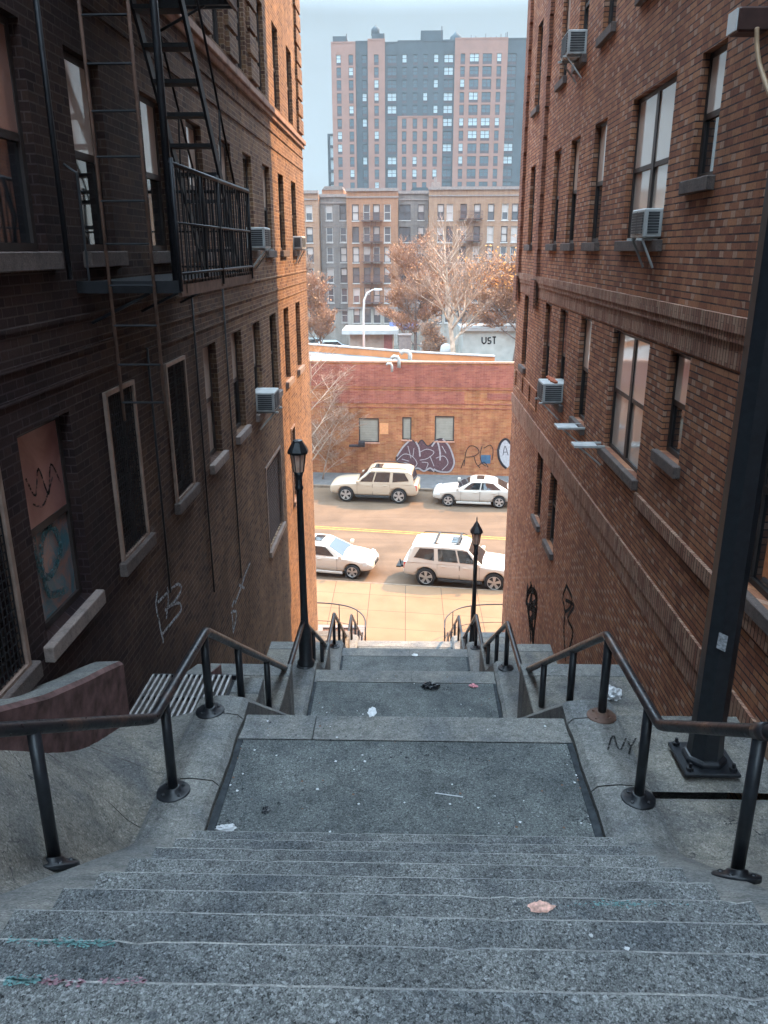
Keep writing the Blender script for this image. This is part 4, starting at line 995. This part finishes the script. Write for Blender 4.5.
w = MB(); w.box(-3.6,-2.6,WY-.35,WY-.05,2.0,2.1); w.box(-3.0,-2.6,WY-.4,WY-.05,2.1,2.35); w.build('meter_shelf', GB, e)
rebase(e, (0, WY+2, 0))
# ------------------------------------------------------------------ apartment houses behind
def bm2(name, cols, mortar, **k): return brick_mat(name, cols, mortar, w=.5, h=.16, mj=.02, vj=.02, flem=False, stain=(.8,1), **k)
B_TAN = bm2('tan brick', [(.36,.2,.125),(.4,.23,.145),(.38,.215,.135)], (.38,.24,.17)); B_BRN = bm2('orange brown brick', [(.36,.165,.09),(.4,.19,.105),(.38,.175,.098)], (.38,.21,.135))
B_GRY = bm2('grey brown brick', [(.2,.165,.15),(.25,.205,.18),(.23,.18,.155)], (.24,.2,.18)); B_CRM = bm2('cream base stone', [(.42,.36,.31),(.46,.4,.34)], (.38,.33,.28))
WFR = simple('pale far frame', (.42,.38,.35), .6); DFR = simple('dark far frame', (.05,.045,.05), .6); FGL = glass_mat('far window glass', (.06,.065,.075), .15); FBL = glass_mat('far blind', (.4,.34,.31), .2)
def face_px(xs, Yp): return ony(xs, 250, Yp).x
rndf = random.Random(17)
def far_window(par, x0, x1, z0, z1, Yp, wide=False, light=None, lower_dark=False):
    w = MB(); f = .09; d0, d1 = Yp+.1, Yp+.3
    for a, b, c, d in ((x0,x0+f,z0,z1),(x1-f,x1,z0,z1),(x0+f,x1-f,z0,z0+f),(x0+f,x1-f,z1-f,z1),(x0+f,x1-f,(z0+z1)/2-.04,(z0+z1)/2+.04)): w.box(a+.002,b-.002,d0,d1,c+.002,d-.002, 0)
    if wide: w.box((x0+x1)/2-.07,(x0+x1)/2+.07,d0-.003,d1,z0+f,z1-f, 0)
    t = rndf.random() if light is None else light; zm = (z0+z1)/2
    w.box(x0+f,x1-f,Yp+.2,Yp+.22,zm+.041,z1-f, 2 if t > .45 else 1); w.box(x0+f,x1-f,Yp+.18,Yp+.2,z0+f,zm-.041, 2 if t > .85 else 1)
    w.box(x0-.06,x1+.06,Yp-.08,Yp+.1,z0-.12,z0-.001, 3)
    return w.build('window', [DFR if (lower_dark or rndf.random() < .6) else WFR, FGL, FBL, WFR], par)
Y6 = 105
rows6 = [180+v/3.339 for v in (108,182,249,318,385,452)]
z_of = lambda py, Yp: ony(400, py, Yp).z
zx = lambda v: ony(300+v/3.339, 260, Y6).x
fmY = lambda Yp: (lambda u, d, z: (u, Yp+d, z))
def section(par, x0, x1, ztop, mat, cols, Yp, rows, hw, hh, base=None, name='wall'):
    holes = []; info = []
    for r_ in rows:
        for c_ in cols:
            cx, wd = (c_ if isinstance(c_, tuple) else (c_, 0)); zc = z_of(r_, Yp); w2 = hw*(1.75 if wd else 1)
            holes.append((cx-w2, cx+w2, zc-hh, zc+hh)); info.append(bool(wd))
    mb = MB()
    wallgrid(mb, fmY(Yp), x0, x1, base if base else 1.5, ztop, [h for h in holes if not base or h[2] > base], .2)
    mb.build(name, mat, par)
    if base:
        mb = MB(); wallgrid(mb, fmY(Yp), x0, x1, 1.5, base, [h for h in holes if h[2] < base], .2); mb.build('ground_floor_wall', B_CRM, par)
        mb = MB(); mb.box(x0, x1, Yp-.15, Yp-.001, base-.1, base+.12); mb.build('base_course', STONE, par)
    for h, wd in zip(holes, info): far_window(par, *h, Yp, wd)
    mb = MB(); mb.box(x0, x1, Yp+.31, Yp+14, 1.5, ztop-.05); mb.build('rear_walls', mat, par)
    mb = MB(); mb.box(x0-.05, x1+.05, Yp-.2, Yp+.3, ztop, ztop+.35); mb.box(x0-.03,x1+.03,Yp-.12,Yp-.001,ztop-.75,ztop-.6); mb.build('cornice', STONE, par)
def balconies(par, x0, x1, Yp, rows):
    mb = MB()
    for i, r_ in enumerate(rows):
        z = z_of(r_, Yp)
        mb.box(x0, x1, Yp-1.0, Yp-.02, z-.06, z+.02)
        for zz in (z+.85, z+.45): mb.tube([(x0,Yp-.02,zz),(x0,Yp-1,zz),(x1,Yp-1,zz),(x1,Yp-.02,zz)], .025, 4)
        n = 22
        for q in range(n+1): xx = x0+(x1-x0)*q/n; mb.tube([(xx,Yp-1,z),(xx,Yp-1,z+.85)], .014, 3)
        if i < len(rows)-1:
            z2 = z_of(rows[i+1], Yp); 
            for dx in (0, .5): mb.tube([(x0+.9+dx,Yp-.5,z2),(x1-1.3+dx,Yp-.5,z)], .035, 4)
    return mb.build('fire_escape', simple('rust brown fire escape', (.1,.05,.045), .6), par)
H6 = z_of(191, Y6)
b0 = empty('apartment_house', (0,0,0), 'pale brown apartment house end just past the sunlit left building corner', 'apartment house', 'six storey houses behind the trees')
section(b0, -26, zx(66), z_of(193, Y6), B_TAN, [zx(35), zx(-30), zx(-70)], Y6, rows6, .42, .92, base=z_of(309, Y6)); rebase(b0, (-18, Y6+7, 1.8))
b1 = empty('apartment_house', (0,0,0), 'orange brown apartment house with grey side bays and stacked fire escapes', 'apartment house', 'six storey houses behind the trees')
section(b1, zx(68), zx(157), z_of(196, Y6), B_GRY, [zx(97), zx(143)], Y6+1.5, rows6, .42, .92, base=z_of(311, Y6))
section(b1, zx(158), zx(327), H6, B_BRN, [zx(187), zx(224), zx(256), zx(292)], Y6, rows6, .42, .95, base=z_of(308, Y6))
section(b1, zx(328), zx(427), z_of(193, Y6), B_GRY, [(zx(349),1), zx(403)], Y6+1.5, rows6, .42, .92, base=z_of(311, Y6))
balconies(b1, zx(207), zx(276), Y6, [180+v/3.339 for v in (135,205,272,340,408)])
rebase(b1, (-4, Y6+7, 1.8))
b2 = empty('apartment_house', (0,0,0), 'tan brick apartment house behind the large bare tree', 'apartment house', 'six storey houses behind the trees')
section(b2, zx(428), 30, z_of(190, Y6), B_TAN, [zx(v) for v in (467,497,542,587,632,678,711,755,790,830,870)], Y6, rows6, .4, .95, base=z_of(309, Y6))
balconies(b2, zx(527), zx(604), Y6, [180+v/3.339 for v in (130,203)])
rebase(b2, (16, Y6+7, 1.8))
# ------------------------------------------------------------------ tower
YT = 165
T_PNK = simple('pinkish tower brick', (.215,.125,.1), .9, .2, 0, .1, .6); T_BLU = simple('blue grey tower brick', (.042,.062,.072), .85, .25, 0, .12, .6)
tx = lambda v: ony(290+v/3.072, 110, YT).x
tz = lambda v: ony(420, v/3.072, YT).z
e = empty('apartment_tower', (0,0,0), 'tall pink and blue grey apartment tower rising behind the houses', 'tower')
trow = [180,219,258,298,337,377,416,455,494,533,572,611,650,690,730,770]
secs = [(130,203,T_PNK,[152,189],130),(203,240,T_BLU,[229],126),(240,292,T_PNK,[266],122),(292,330,T_BLU,[(313,1)],130),(330,470,None,[351,384,415,447],127),(470,503,T_BLU,[(485,1)],125),(503,662,T_PNK,[527,(562,1),(601,1),637],122),(662,760,T_BLU,[(676,1),(735,1)],122)]
tw = []
gmat = [DFR, simple('bluish tower glass', (.06,.1,.12), .2, .6), simple('pale tower glass', (.32,.4,.42), .3, .5)]
for (a, b, mat, cols, top) in secs:
    x0, x1 = tx(a), tx(b); off = 0 if mat is T_PNK else .5
    if mat is None: off = .3
    zt = tz(top); holes = []
    for r_ in trow:
        for c_ in cols:
            wd = isinstance(c_, tuple); cx = tx(c_[0] if wd else c_); hw = .85 if wd else .42; zc = tz(r_); holes.append((cx-hw, cx+hw, zc-1.0, zc+.75)); tw.append((cx-hw, cx+hw, zc-1.0, zc+.75, YT+off, wd, c_ if not wd else c_[0]))
    if mat is None:
        zs = tz(357)
        mb = MB(); wallgrid(mb, fmY(YT+off), x0, x1, zs, zt, [h for h in holes if h[2] > zs], .25); mb.build('wall', T_BLU, e)
        mb = MB(); wallgrid(mb, fmY(YT+off), x0, x1, 1.5, zs, [h for h in holes if h[2] < zs], .25); mb.box(x0,x1,YT+off-.08,YT+off-.001,zs-.1,zs+.12); mb.build('wall', T_PNK, e)
    else:
        mb = MB(); wallgrid(mb, fmY(YT+off), x0, x1, 1.5, zt, holes, .25)
        if off == 0: mb.face([(x0,YT,1.5),(x0,YT+1,1.5),(x0,YT+1,zt),(x0,YT,zt)]); mb.face([(x1,YT,1.5),(x1,YT+1,1.5),(x1,YT+1,zt),(x1,YT,zt)])
        mb.build('wall', mat, e)
    mb = MB(); mb.box(x0+.01, x1-.01, YT+1.0, YT+16, 1.5, zt-.02); mb.box(x0, x1, YT+off-.06, YT+1.02, zt, zt+.25); mb.build('parapet', mat or T_BLU, e)
def twin(list_, name):
    w = MB()
    for (a, b, c, d, yp, wd, cc) in list_:
        t = rndf.random(); w.box(a+.002,b-.002,yp+.16,yp+.22,c+.5,d-.003, 2 if t > .72 else 1)
        w.box(a+.002,b-.002,yp+.1,yp+.2,c+.003,c+.48,0); w.box(a+.002,b-.002,yp+.12,yp+.158,(c+d)/2+.2,(c+d)/2+.27,0)
        w.box(a-.0,a+.06,yp+.12,yp+.157,c+.5,d-.003,0); w.box(b-.06,b,yp+.12,yp+.157,c+.5,d-.003,0)
        if wd: w.box((a+b)/2-.05,(a+b)/2+.05,yp+.11,yp+.159,c+.5,d-.003,0)
    return w.build(name, gmat, e)
vis = sorted(tw, key=lambda t: (-(t[5]), -t[2])); 
for t in vis[:100]: twin([t], 'window')
o = twin(vis[100:], 'windows'); o['kind'] = 'stuff'
for a, b, t0, t1, y0 in ((133,175,100,132,2),(252,290,95,124,1.5),(400,467,85,127,2)): mb = MB(); mb.box(tx(a), tx(b), YT+y0, YT+y0+5, tz(t1)-1, tz(t0)); mb.build('penthouse', T_BLU, e)
mb = MB(); mb.lathe((tx(508),YT+4,tz(118)), [(1.1,-1),(1.1,1.0),(.5,1.5),(.1,2.0)], 12); mb.build('water_tank', T_BLU, e); mb = MB(); mb.lathe((tx(262),YT+3,tz(95)), [(.8,0),(.8,1.0),(.2,1.6)], 12); mb.build('water_tank', T_BLU, e)
mb = MB()
for v in (552,566,580,596,612,628,642,656): mb.tube([(tx(v),YT+1.5,tz(124)),(tx(v),YT+1.5,tz(104)+rndf.uniform(-.4,.4))], .06, 4)
for v in (176,288,463,660): mb.tube([(tx(v),YT+1.2,tz(130)),(tx(v),YT+1.2,tz(96 if v != 463 else 76))], .1, 4)
mb.tube([(tx(540),YT+1.5,tz(112)),(tx(660),YT+1.5,tz(112))], .04, 4)
mb.build('roof_posts', DFR, e)
rebase(e, (3, YT+8, 1.8))
e = empty('apartment_tower', (0,0,0), 'low dark blue grey wing left of the tall tower', 'building')
mb = MB(); wallgrid(mb, fmY(YT+6), tx(104), tx(134), 1.5, tz(395), [(tx(120)-.5,tx(120)+.5,tz(r_)-.9,tz(r_)+.8) for r_ in trow[6:13]], .25); mb.box(tx(104),tx(134),YT+6.4,YT+18,1.5,tz(396)); mb.build('wall', T_BLU, e)
for r_ in trow[6:13]: w = MB(); w.box(tx(120)-.49,tx(120)+.49,YT+6.15,YT+6.3,tz(r_)-.89,tz(r_)+.79); w.build('window', gmat[2], e)
rebase(e, (tx(119), YT+12, 1.8))
e = empty('roof_hut', (0,0,0), 'round topped grey roof hut over the grey bay of the brown house', 'roof hut')
w = MB(); w.box(zx(66), zx(140), Y6+5, Y6+10, H6-.6, H6+.5); w.build('wall', B_BRN, e)
w = MB(); w.prism([(zx(66),Y6+4.9,H6+.5),(zx(140),Y6+4.9,H6+.5),(zx(134),Y6+4.9,H6+.95),(zx(76),Y6+4.9,H6+.95)], (0,5,0)); w.build('roof', B_GRY, e); rebase(e, (zx(100), Y6+7, H6-.6))
for v0, v1, zt, lab in ((368,425,.7,'low hipped roof hut on the grey bay right of the fire escapes'),):
    w = MB(); w.prism([(zx(v0-10),Y6+5,H6-.2),(zx(v1+15),Y6+5,H6-.2),(zx(v1),Y6+5,H6+.75),(zx(v0+8),Y6+5,H6+.75)], (0,4,0)); tag(w.build('roof_hut', T_BLU), lab, 'roof hut')
w = MB(); w.box(zx(440),zx(468),Y6+4,Y6+6,H6-.3,H6+1.3); w.box(zx(447),zx(457),Y6+4.2,Y6+5,H6+1.3,H6+1.9); tag(w.build('bulkhead', STONE), 'pale square bulkhead on the roof edge of the tan house', 'roof hut')
# ------------------------------------------------------------------ things between warehouse and houses
def pt(px, py, Y): return ony(px, py, Y)
WHT = simple('white metal', (.38,.38,.37), .6, .3, 0, .12, 2)
e = empty('container_building', (0,0,0), 'long pale storage building with dark painted letters on its wall, right background', 'building')
a = pt(463, 331, 80); b = pt(511, 358, 80); x0, x1, z1, z0 = a.x, a.x+16, a.z, 2.0
mb = MB(); mb.box(x0, x1, 80, 86, 1.7, z1); mb.build('wall', simple('pale grey green panel', (.42,.42,.38), .7, .3, 0, .15, 1.2), e)
mb = MB(); mb.box(x0-.3, x1, 79.6, 86.2, z1, z1+.42); mb.build('roof', WHT, e, bevel=.05)
mb = MB(); mb.box(x0+.5, x1, 84, 90, z1+.42, z1+1.5); mb.box(x0-1,x1,83.9,90.2,z1+1.5,z1+1.75,1); mb.build('upper_storey', [B_CRM, T_BLU], e)
z_a = pt(481, 345, 80).z
L = []
p = lambda px, py: (pt(px,py,80).x, pt(px,py,80).z)
for s in ([(482,337),(482,342),(484,344),(486,342),(486,337)], [(491,337.5),(488,338),(488,340.5),(491,341),(490.5,343.5),(487.5,343.5)], [(492.5,337),(496,337)], [(494.3,337),(494.3,344)]): L.append([p(*q) for q in s])
mb = MB()
for s in L:
    for (a1, b1), (c1_, d1) in zip(s, s[1:]):
        Lh = math.hypot(c1_-a1, d1-b1); nx, nz = -(d1-b1)/Lh*.07, (c1_-a1)/Lh*.07
        mb.prism([(a1+nx,79.99,b1+nz),(c1_+nx,79.99,d1+nz),(c1_-nx,79.99,d1-nz),(a1-nx,79.99,b1-nz)], (0,-.01,0))
mb.build('lettering', BLK, e); rebase(e, (x0+5, 83, 1.8))
e = empty('shed', (0,0,0), 'low shed with a long white flat roof behind the street light', 'shed')
a = pt(345, 331, 88); b = pt(393, 329, 88)
mb = MB(); mb.box(a.x+.5, b.x, 88.3, 93, 1.7, a.z-.3); mb.build('wall', simple('shed wall', (.33,.24,.19), .8, .2, 0, .2, 1.5), e)
mb = MB(); mb.box(a.x-.3, b.x+.6, 87.3, 93.3, a.z-.3, a.z+.12); mb.build('roof', WHT, e)
d = pt(388, 340, 88); mb = MB(); mb.box(d.x-.45, d.x+.45, 88.2, 88.29, 1.8, d.z+.9); mb.build('door', simple('dark red door', (.22,.06,.05), .6), e); rebase(e, (a.x+2.5, 90, 1.8))
a = pt(405, 336, 84); mb = MB(); mb.box(a.x-.65, a.x+.65, 84, 85.3, 1.7, a.z); mb.box(a.x-.72, a.x+.72, 83.93, 85.37, a.z, a.z+.15)
tag(mb.build('gate_pier', STONE, bevel=.02), 'square cream pier with a flat cap right of the red door', 'pier')
a = pt(446, 337, 78); e = empty('kiosk', (0,0,0), 'small kiosk with white rounded top and red lower panel beside the large tree trunk', 'kiosk')
mb = MB(); mb.box(a.x-.5, a.x+.6, 78, 79, 1.7, 3.9); mb.build('base', simple('red panel', (.4,.08,.06), .5), e)
mb = MB(); mb.lathe((a.x+.05,78.5,3.9), [(.6,0),(.6,.6),(.5,1.0),(.2,1.2)], 12); mb.build('top', WHT, e); rebase(e, (a.x, 78.5, 1.8))
for (px, Yp, n, lab) in ((414, 84.2, 3, 'grey mesh fence between the cream pier and the large tree'),):
    x0, x1 = pt(411,340,Yp).x, pt(441,340,Yp).x; e = empty('fence', ((x0+x1)/2, Yp, 1.8), lab, 'fence')
    mb = MB()
    for q in range(30): xx = (x1-x0)*(q/29-.5); mb.tube([(xx,0,0),(xx,0,2.6)], .015, 3)
    for zz in (.1, 1.3, 2.6): mb.tube([((x0-x1)/2,0,zz),((x1-x0)/2,0,zz)], .025, 4)
    mb.build('mesh_panel', DFR, e)
    for q in range(n+1): mb = MB(); xx = (x1-x0)*(q/n-.5); mb.tube([(xx,.05,-.1),(xx,.05,2.8)], .05, 6); mb.build('post', WHT, e)
a = pt(407, 322, 92); mb = MB(); mb.hexa([(a.x-2,91,a.z-.8),(a.x+1.2,91,a.z-.8),(a.x+1.2,93,a.z-.3),(a.x-2,93,a.z-.3),(a.x-2,91.05,a.z-.7),(a.x+1.2,91.05,a.z-.7),(a.x+1.2,93,a.z-.1),(a.x-2,93,a.z-.1)])
for xx in (a.x-1.9, a.x+1.1):
    mb.tube([(xx,91.1,1.8),(xx,91.1,a.z-.75)], .04, 5); mb.tube([(xx,92.9,1.8),(xx,92.9,a.z-.3)], .04, 5)
tag(mb.build('awning', simple('blue tarpaulin', (.03,.07,.2), .6)), 'dark blue canopy behind the cream pier', 'canopy')
e = empty('street_light', (ony(364,353,60).x, 60, 1.8), 'tall curved metal street light rising behind the warehouse roof', 'street light')
h = ony(364, 300, 60).z-1.8; k = MB(); tipx = ony(379,293,60).x - e.location.x
k.tube([(0,0,0),(0,0,h-1),(.06,0,h),(.3,0,h+.5),(tipx*.6,0,h+.72),(tipx,0,h+.78)], [.1,.085,.08,.06,.05,.045], 8); k.build('pole', simple('galvanised steel', (.5,.5,.48), .5, .4, .2, .1), e)
k = MB(); k.hexa([(tipx-.35,-.12,h+.68),(tipx+.25,-.1,h+.7),(tipx+.25,.1,h+.7),(tipx-.35,.12,h+.68),(tipx-.35,-.1,h+.84),(tipx+.2,-.06,h+.8),(tipx+.2,.06,h+.8),(tipx-.35,.1,h+.84)]); k.build('lamp_head', WHT, e)
# far parked cars
def far_car(px, py, Y, paint, lab):
    p = pt(px, py, Y); r = empty('parked_car', (p.x, Y, 2.0), lab, 'car', 'far cars parked beyond the warehouse', .3)
    k = MB(); k.prism([(-2.2,-.85,.3),(2.2,-.85,.3),(2.25,-.85,.7),(1.3,-.85,.9),(.6,-.85,1.42),(-1.2,-.85,1.45),(-1.9,-.85,1.0),(-2.25,-.85,.9)], (0,1.7,0)); k.build('body', paint, r, bevel=.08, seg=2)
    k = MB()
    for s in (-.856,.85): k.prism([(1.05,s,.92),(.5,s,1.36),(-1.1,s,1.38),(-1.6,s,.98)], (0,.006,0))
    k.build('side_window', CGL, r)
    for x in (-1.35, 1.4):
        for s in (-.86,.66): k = MB(); k.lathe((x,s,.32), [(.32,0),(.32,.2)], 14, axis='y'); k.build('wheel', TYRE, r)
far_car(316, 337, 100, simple('grey green car paint', (.2,.24,.24), .3, .5), 'grey car parked far off beside the sunlit left corner')
far_car(332, 341, 97, simple('silver car paint', (.4,.42,.43), .3, .5), 'silver car far off in front of the small reddish tree')
far_car(322, 344, 92, simple('dark car paint', (.03,.035,.045), .3, .5), 'dark car far off, nearest of the three by the small reddish tree')
far_car(487, 357, 74, simple('dark blue car paint', (.02,.03,.09), .3, .5), 'dark blue car in front of the pale storage building')
far_car(505, 357, 75, simple('black car paint', (.02,.02,.02), .3, .5), 'black car at the right edge in front of the pale storage building')
# ------------------------------------------------------------------ trees
BARK = simple('pale sycamore bark', (.42,.31,.23), .85, .2, 0, .45, 2.2); BARK2 = simple('grey brown bark', (.16,.11,.09), .9, .2, 0, .3, 4)
TWIG_O = simple('reddish twigs', (.3,.15,.085), .85, .2, 0, .35, 1.2); TWIG_P = simple('pale twigs', (.3,.2,.145), .85, .2, 0, .3, 3)
LEAF_O = simple('dry orange leaves', (.6,.24,.06), .8, .2, 0, .3, 1.5); LEAF_B = simple('dry pinkish brown leaves', (.4,.19,.09), .8, .2, 0, .35, 1.5)
def tree(base, h, spread, label, bark, twig, leaf, seed, nl=2500, twigr=.018, lean=(0,0), levels=5, first=.35, leafsize=.12, droop=.0, r0=None, leaftop=None, grp='bare winter trees'):
    e = empty('bare_tree', base, label, 'tree', grp); rnd = random.Random(seed)
    tr = MB(); tw_ = MB(); tips = []
    def grow(p, d, L, r, lev):
        n = 4; P = [p]; cur = p.copy(); dd = d.copy(); rs = [r]
        for i in range(n):
            dd = (dd + Vector((rnd.uniform(-1,1), rnd.uniform(-1,1), rnd.uniform(-.5,.7)))*.13 - Vector((0,0,droop))).normalized(); cur = cur + dd*(L/n); P.append(cur.copy()); rs.append(r*(1-.45*(i+1)/n))
        if lev <= 2: tr.tube(P, rs, 7 if lev == 0 else 5, cap=lev == 0)
        else: tw_.tube(P, [max(twigr*.5, q) for q in rs], 3, cap=False)
        if lev >= 3: tips.extend(P[1:])
        if lev >= levels: return
        k = {0: 6, 1: 6, 2: 6, 3: 5, 4: 4}.get(lev, 3)
        for i in range(k):
            t = (first if lev == 0 else .25) + (1-(first if lev == 0 else .25))*(i+rnd.random())/k; t = min(t, .99); j = int(t*n); q = P[j].lerp(P[j+1], t*n-j)
            ax = Vector((rnd.uniform(-1,1), rnd.uniform(-1,1), 0)); ax.normalize()
            nd = (dd*.55 + ax*(.75*spread) + Vector((0,0,.25))).normalized()
            grow(q, nd, L*rnd.uniform(.45,.68)*(1.0 if lev else .85), max(twigr*.6, rs[j]*.55), lev+1)
        grow(P[-1], dd, L*.55, rs[-1]*.9, lev+1)
    d0 = Vector((lean[0], lean[1], 1)).normalized()
    grow(Vector((0,0,0)), d0, h*.62, r0 or h*.018, 0)
    tr.build('trunk', bark, e, recalc=False)
    c = rnd.sample(tips, min(len(tips), nl)) if tips else []
    for q in c:
        for _ in range(2):
            o = q + Vector((rnd.gauss(0,.2), rnd.gauss(0,.2), rnd.gauss(0,.2))); s = leafsize*rnd.uniform(.5,1.3); a = Vector((rnd.uniform(-1,1),rnd.uniform(-1,1),rnd.uniform(-1,1))).normalized(); b = a.orthogonal().normalized()
            mi = 1
            if leaftop is not None and o.z > leaftop: mi = 2
            tw_.face([o+a*s, o+b*s*.6, o-a*s, o-b*s*.6], mi)
    tw_.build('crown', [twig, leaf, LEAF_O], e, recalc=False)
    return e
tree((4.6,75,1.8), 12.0, .95, 'large bare sycamore with a pale leaning trunk behind the warehouse', BARK, TWIG_P, LEAF_B, 11, nl=450, levels=4, twigr=.024, lean=(-.07,0), first=.5, leafsize=.09, r0=.3)
tree((10.6,79,1.8), 11.0, 1.4, 'wide tree with orange tinted top in front of the tan house', BARK2, TWIG_O, LEAF_B, 5, nl=1700, twigr=.035, lean=(0,0), first=.48, leafsize=.14, leaftop=8.5)
tree((0.8,88,1.8), 11.0, 1.1, 'brown twiggy tree between the street light and the large sycamore', BARK2, TWIG_O, LEAF_B, 23, nl=850, twigr=.035, first=.28, leafsize=.11)
tree((-9.6,92,1.8), 7.8, .75, 'small reddish tree left of the street light', BARK2, TWIG_O, LEAF_B, 31, nl=600, twigr=.03, first=.2, leafsize=.12)
tree((-14.2,96,1.8), 10.0, .8, 'grey bare tree against the pale house end at the far left', BARK2, TWIG_P, LEAF_B, 41, nl=100, twigr=.03, leafsize=.06)
tree((2.2,80,1.8), 4.6, 1.0, 'low pale bush tree left of the large sycamore trunk', BARK2, TWIG_P, LEAF_B, 51, nl=900, twigr=.025, first=.15, leafsize=.08)
tree((-6.1,46.9,.15), 7.6, 1.25, 'bare tree with pale twigs in front of the left end of the warehouse', BARK, TWIG_P, TWIG_P, 61, nl=60, levels=4, twigr=.009, lean=(.12,0), first=.12, leafsize=.03, droop=.02, r0=.09)
tree((-5.2,47.6,.15), 5.0, 1.3, 'low tangle of pale bare twigs by the warehouse wall behind the pale SUV', TWIG_P, TWIG_P, TWIG_P, 71, nl=60, levels=4, twigr=.009, lean=(.2,0), first=.05, leafsize=.03, droop=.02, r0=.05)
# ------------------------------------------------------------------ light and sky
AZ = R(50); EL = R(43)       # direction to the sun, azimuth from +y towards +x
sd = Vector((math.sin(AZ)*math.cos(EL), math.cos(AZ)*math.cos(EL), math.sin(EL)))
sl = bpy.data.lights.new('sun', 'SUN'); sl.energy = 3.0; sl.angle = R(.5); sl.color = (1, .58, .26)
so = bpy.data.objects.new('sun', sl); COL.objects.link(so); so.rotation_euler = sd.to_track_quat('Z', 'Y').to_euler()
wd = bpy.data.worlds.new('World'); scn.world = wd; wd.use_nodes = True; nt = wd.node_tree; nt.nodes.clear()
N = nt.nodes.new; Lk = nt.links.new
out = N('ShaderNodeOutputWorld'); bg = N('ShaderNodeBackground'); sky = N('ShaderNodeTexSky'); sky.sky_type = 'NISHITA'; sky.sun_disc = False
sky.sun_elevation = EL; sky.sun_rotation = AZ; sky.dust_density = 1.5; sky.air_density = 1.0; sky.altitude = 50
tc = N('ShaderNodeTexCoord'); mp = N('ShaderNodeMapping'); mp.inputs['Scale'].default_value = (1, 1, 3.2); mp.inputs['Location'].default_value = (.3, .1, .45)
ns = N('ShaderNodeTexNoise'); ns.inputs['Scale'].default_value = 2.1; ns.inputs['Detail'].default_value = 5; ns.inputs['Roughness'].default_value = .5
rp = N('ShaderNodeValToRGB'); rp.color_ramp.elements[0].position = .3; rp.color_ramp.elements[0].color = (.5,.5,.5,1); rp.color_ramp.elements[1].position = .55
mx = N('ShaderNodeMix'); mx.data_type = 'RGBA'; mx.inputs[7].default_value = (7.3, 9.8, 12.0, 1)
Lk(tc.outputs['Generated'], mp.inputs[0]); Lk(mp.outputs[0], ns.inputs[0]); Lk(ns.outputs[0], rp.inputs[0]); Lk(rp.outputs[0], mx.inputs[0]); Lk(sky.outputs[0], mx.inputs[6]); 
sx = N('ShaderNodeSeparateXYZ'); Lk(tc.outputs['Generated'], sx.inputs[0])
er = N('ShaderNodeValToRGB'); er.color_ramp.elements[0].position = .0; er.color_ramp.elements[0].color = (.12,.118,.112,1); er.color_ramp.elements[1].position = .62; er.color_ramp.elements[1].color = (1.35,1.35,1.35,1)
el_ = er.color_ramp.elements.new(.24); el_.color = (.098,.096,.09,1)
mm_ = N('ShaderNodeMix'); mm_.data_type = 'RGBA'; mm_.blend_type = 'MULTIPLY'; mm_.inputs[0].default_value = 1
Lk(sx.outputs[2], er.inputs[0]); Lk(mx.outputs[2], mm_.inputs[6]); Lk(er.outputs[0], mm_.inputs[7]); Lk(mm_.outputs[2], bg.inputs[0]); Lk(bg.outputs[0], out.inputs[0])
bg.inputs[1].default_value = .15
HZ = bpy.data.materials.new('thin haze'); HZ.use_nodes = True; hn = HZ.node_tree; hn.nodes.clear(); ho = hn.nodes.new('ShaderNodeOutputMaterial'); hv = hn.nodes.new('ShaderNodeVolumePrincipled')
hv.inputs['Color'].default_value = (.86,.93,1,1); hv.inputs['Density'].default_value = .0004; hn.links.new(hv.outputs[0], ho.inputs['Volume'])
k = MB(); k.box(-130, 130, -30, 230, -2, 62); o = k.build('haze', HZ); o['kind'] = 'stuff'
scn.view_settings.view_transform = 'Standard'; scn.view_settings.look = 'None'; scn.view_settings.gamma = 1; scn.view_settings.exposure = 2.12
scn.render.engine = 'CYCLES'; scn.render.resolution_x = 768; scn.render.resolution_y = 1024
scn.cycles.max_bounces = 8; scn.cycles.diffuse_bounces = 5
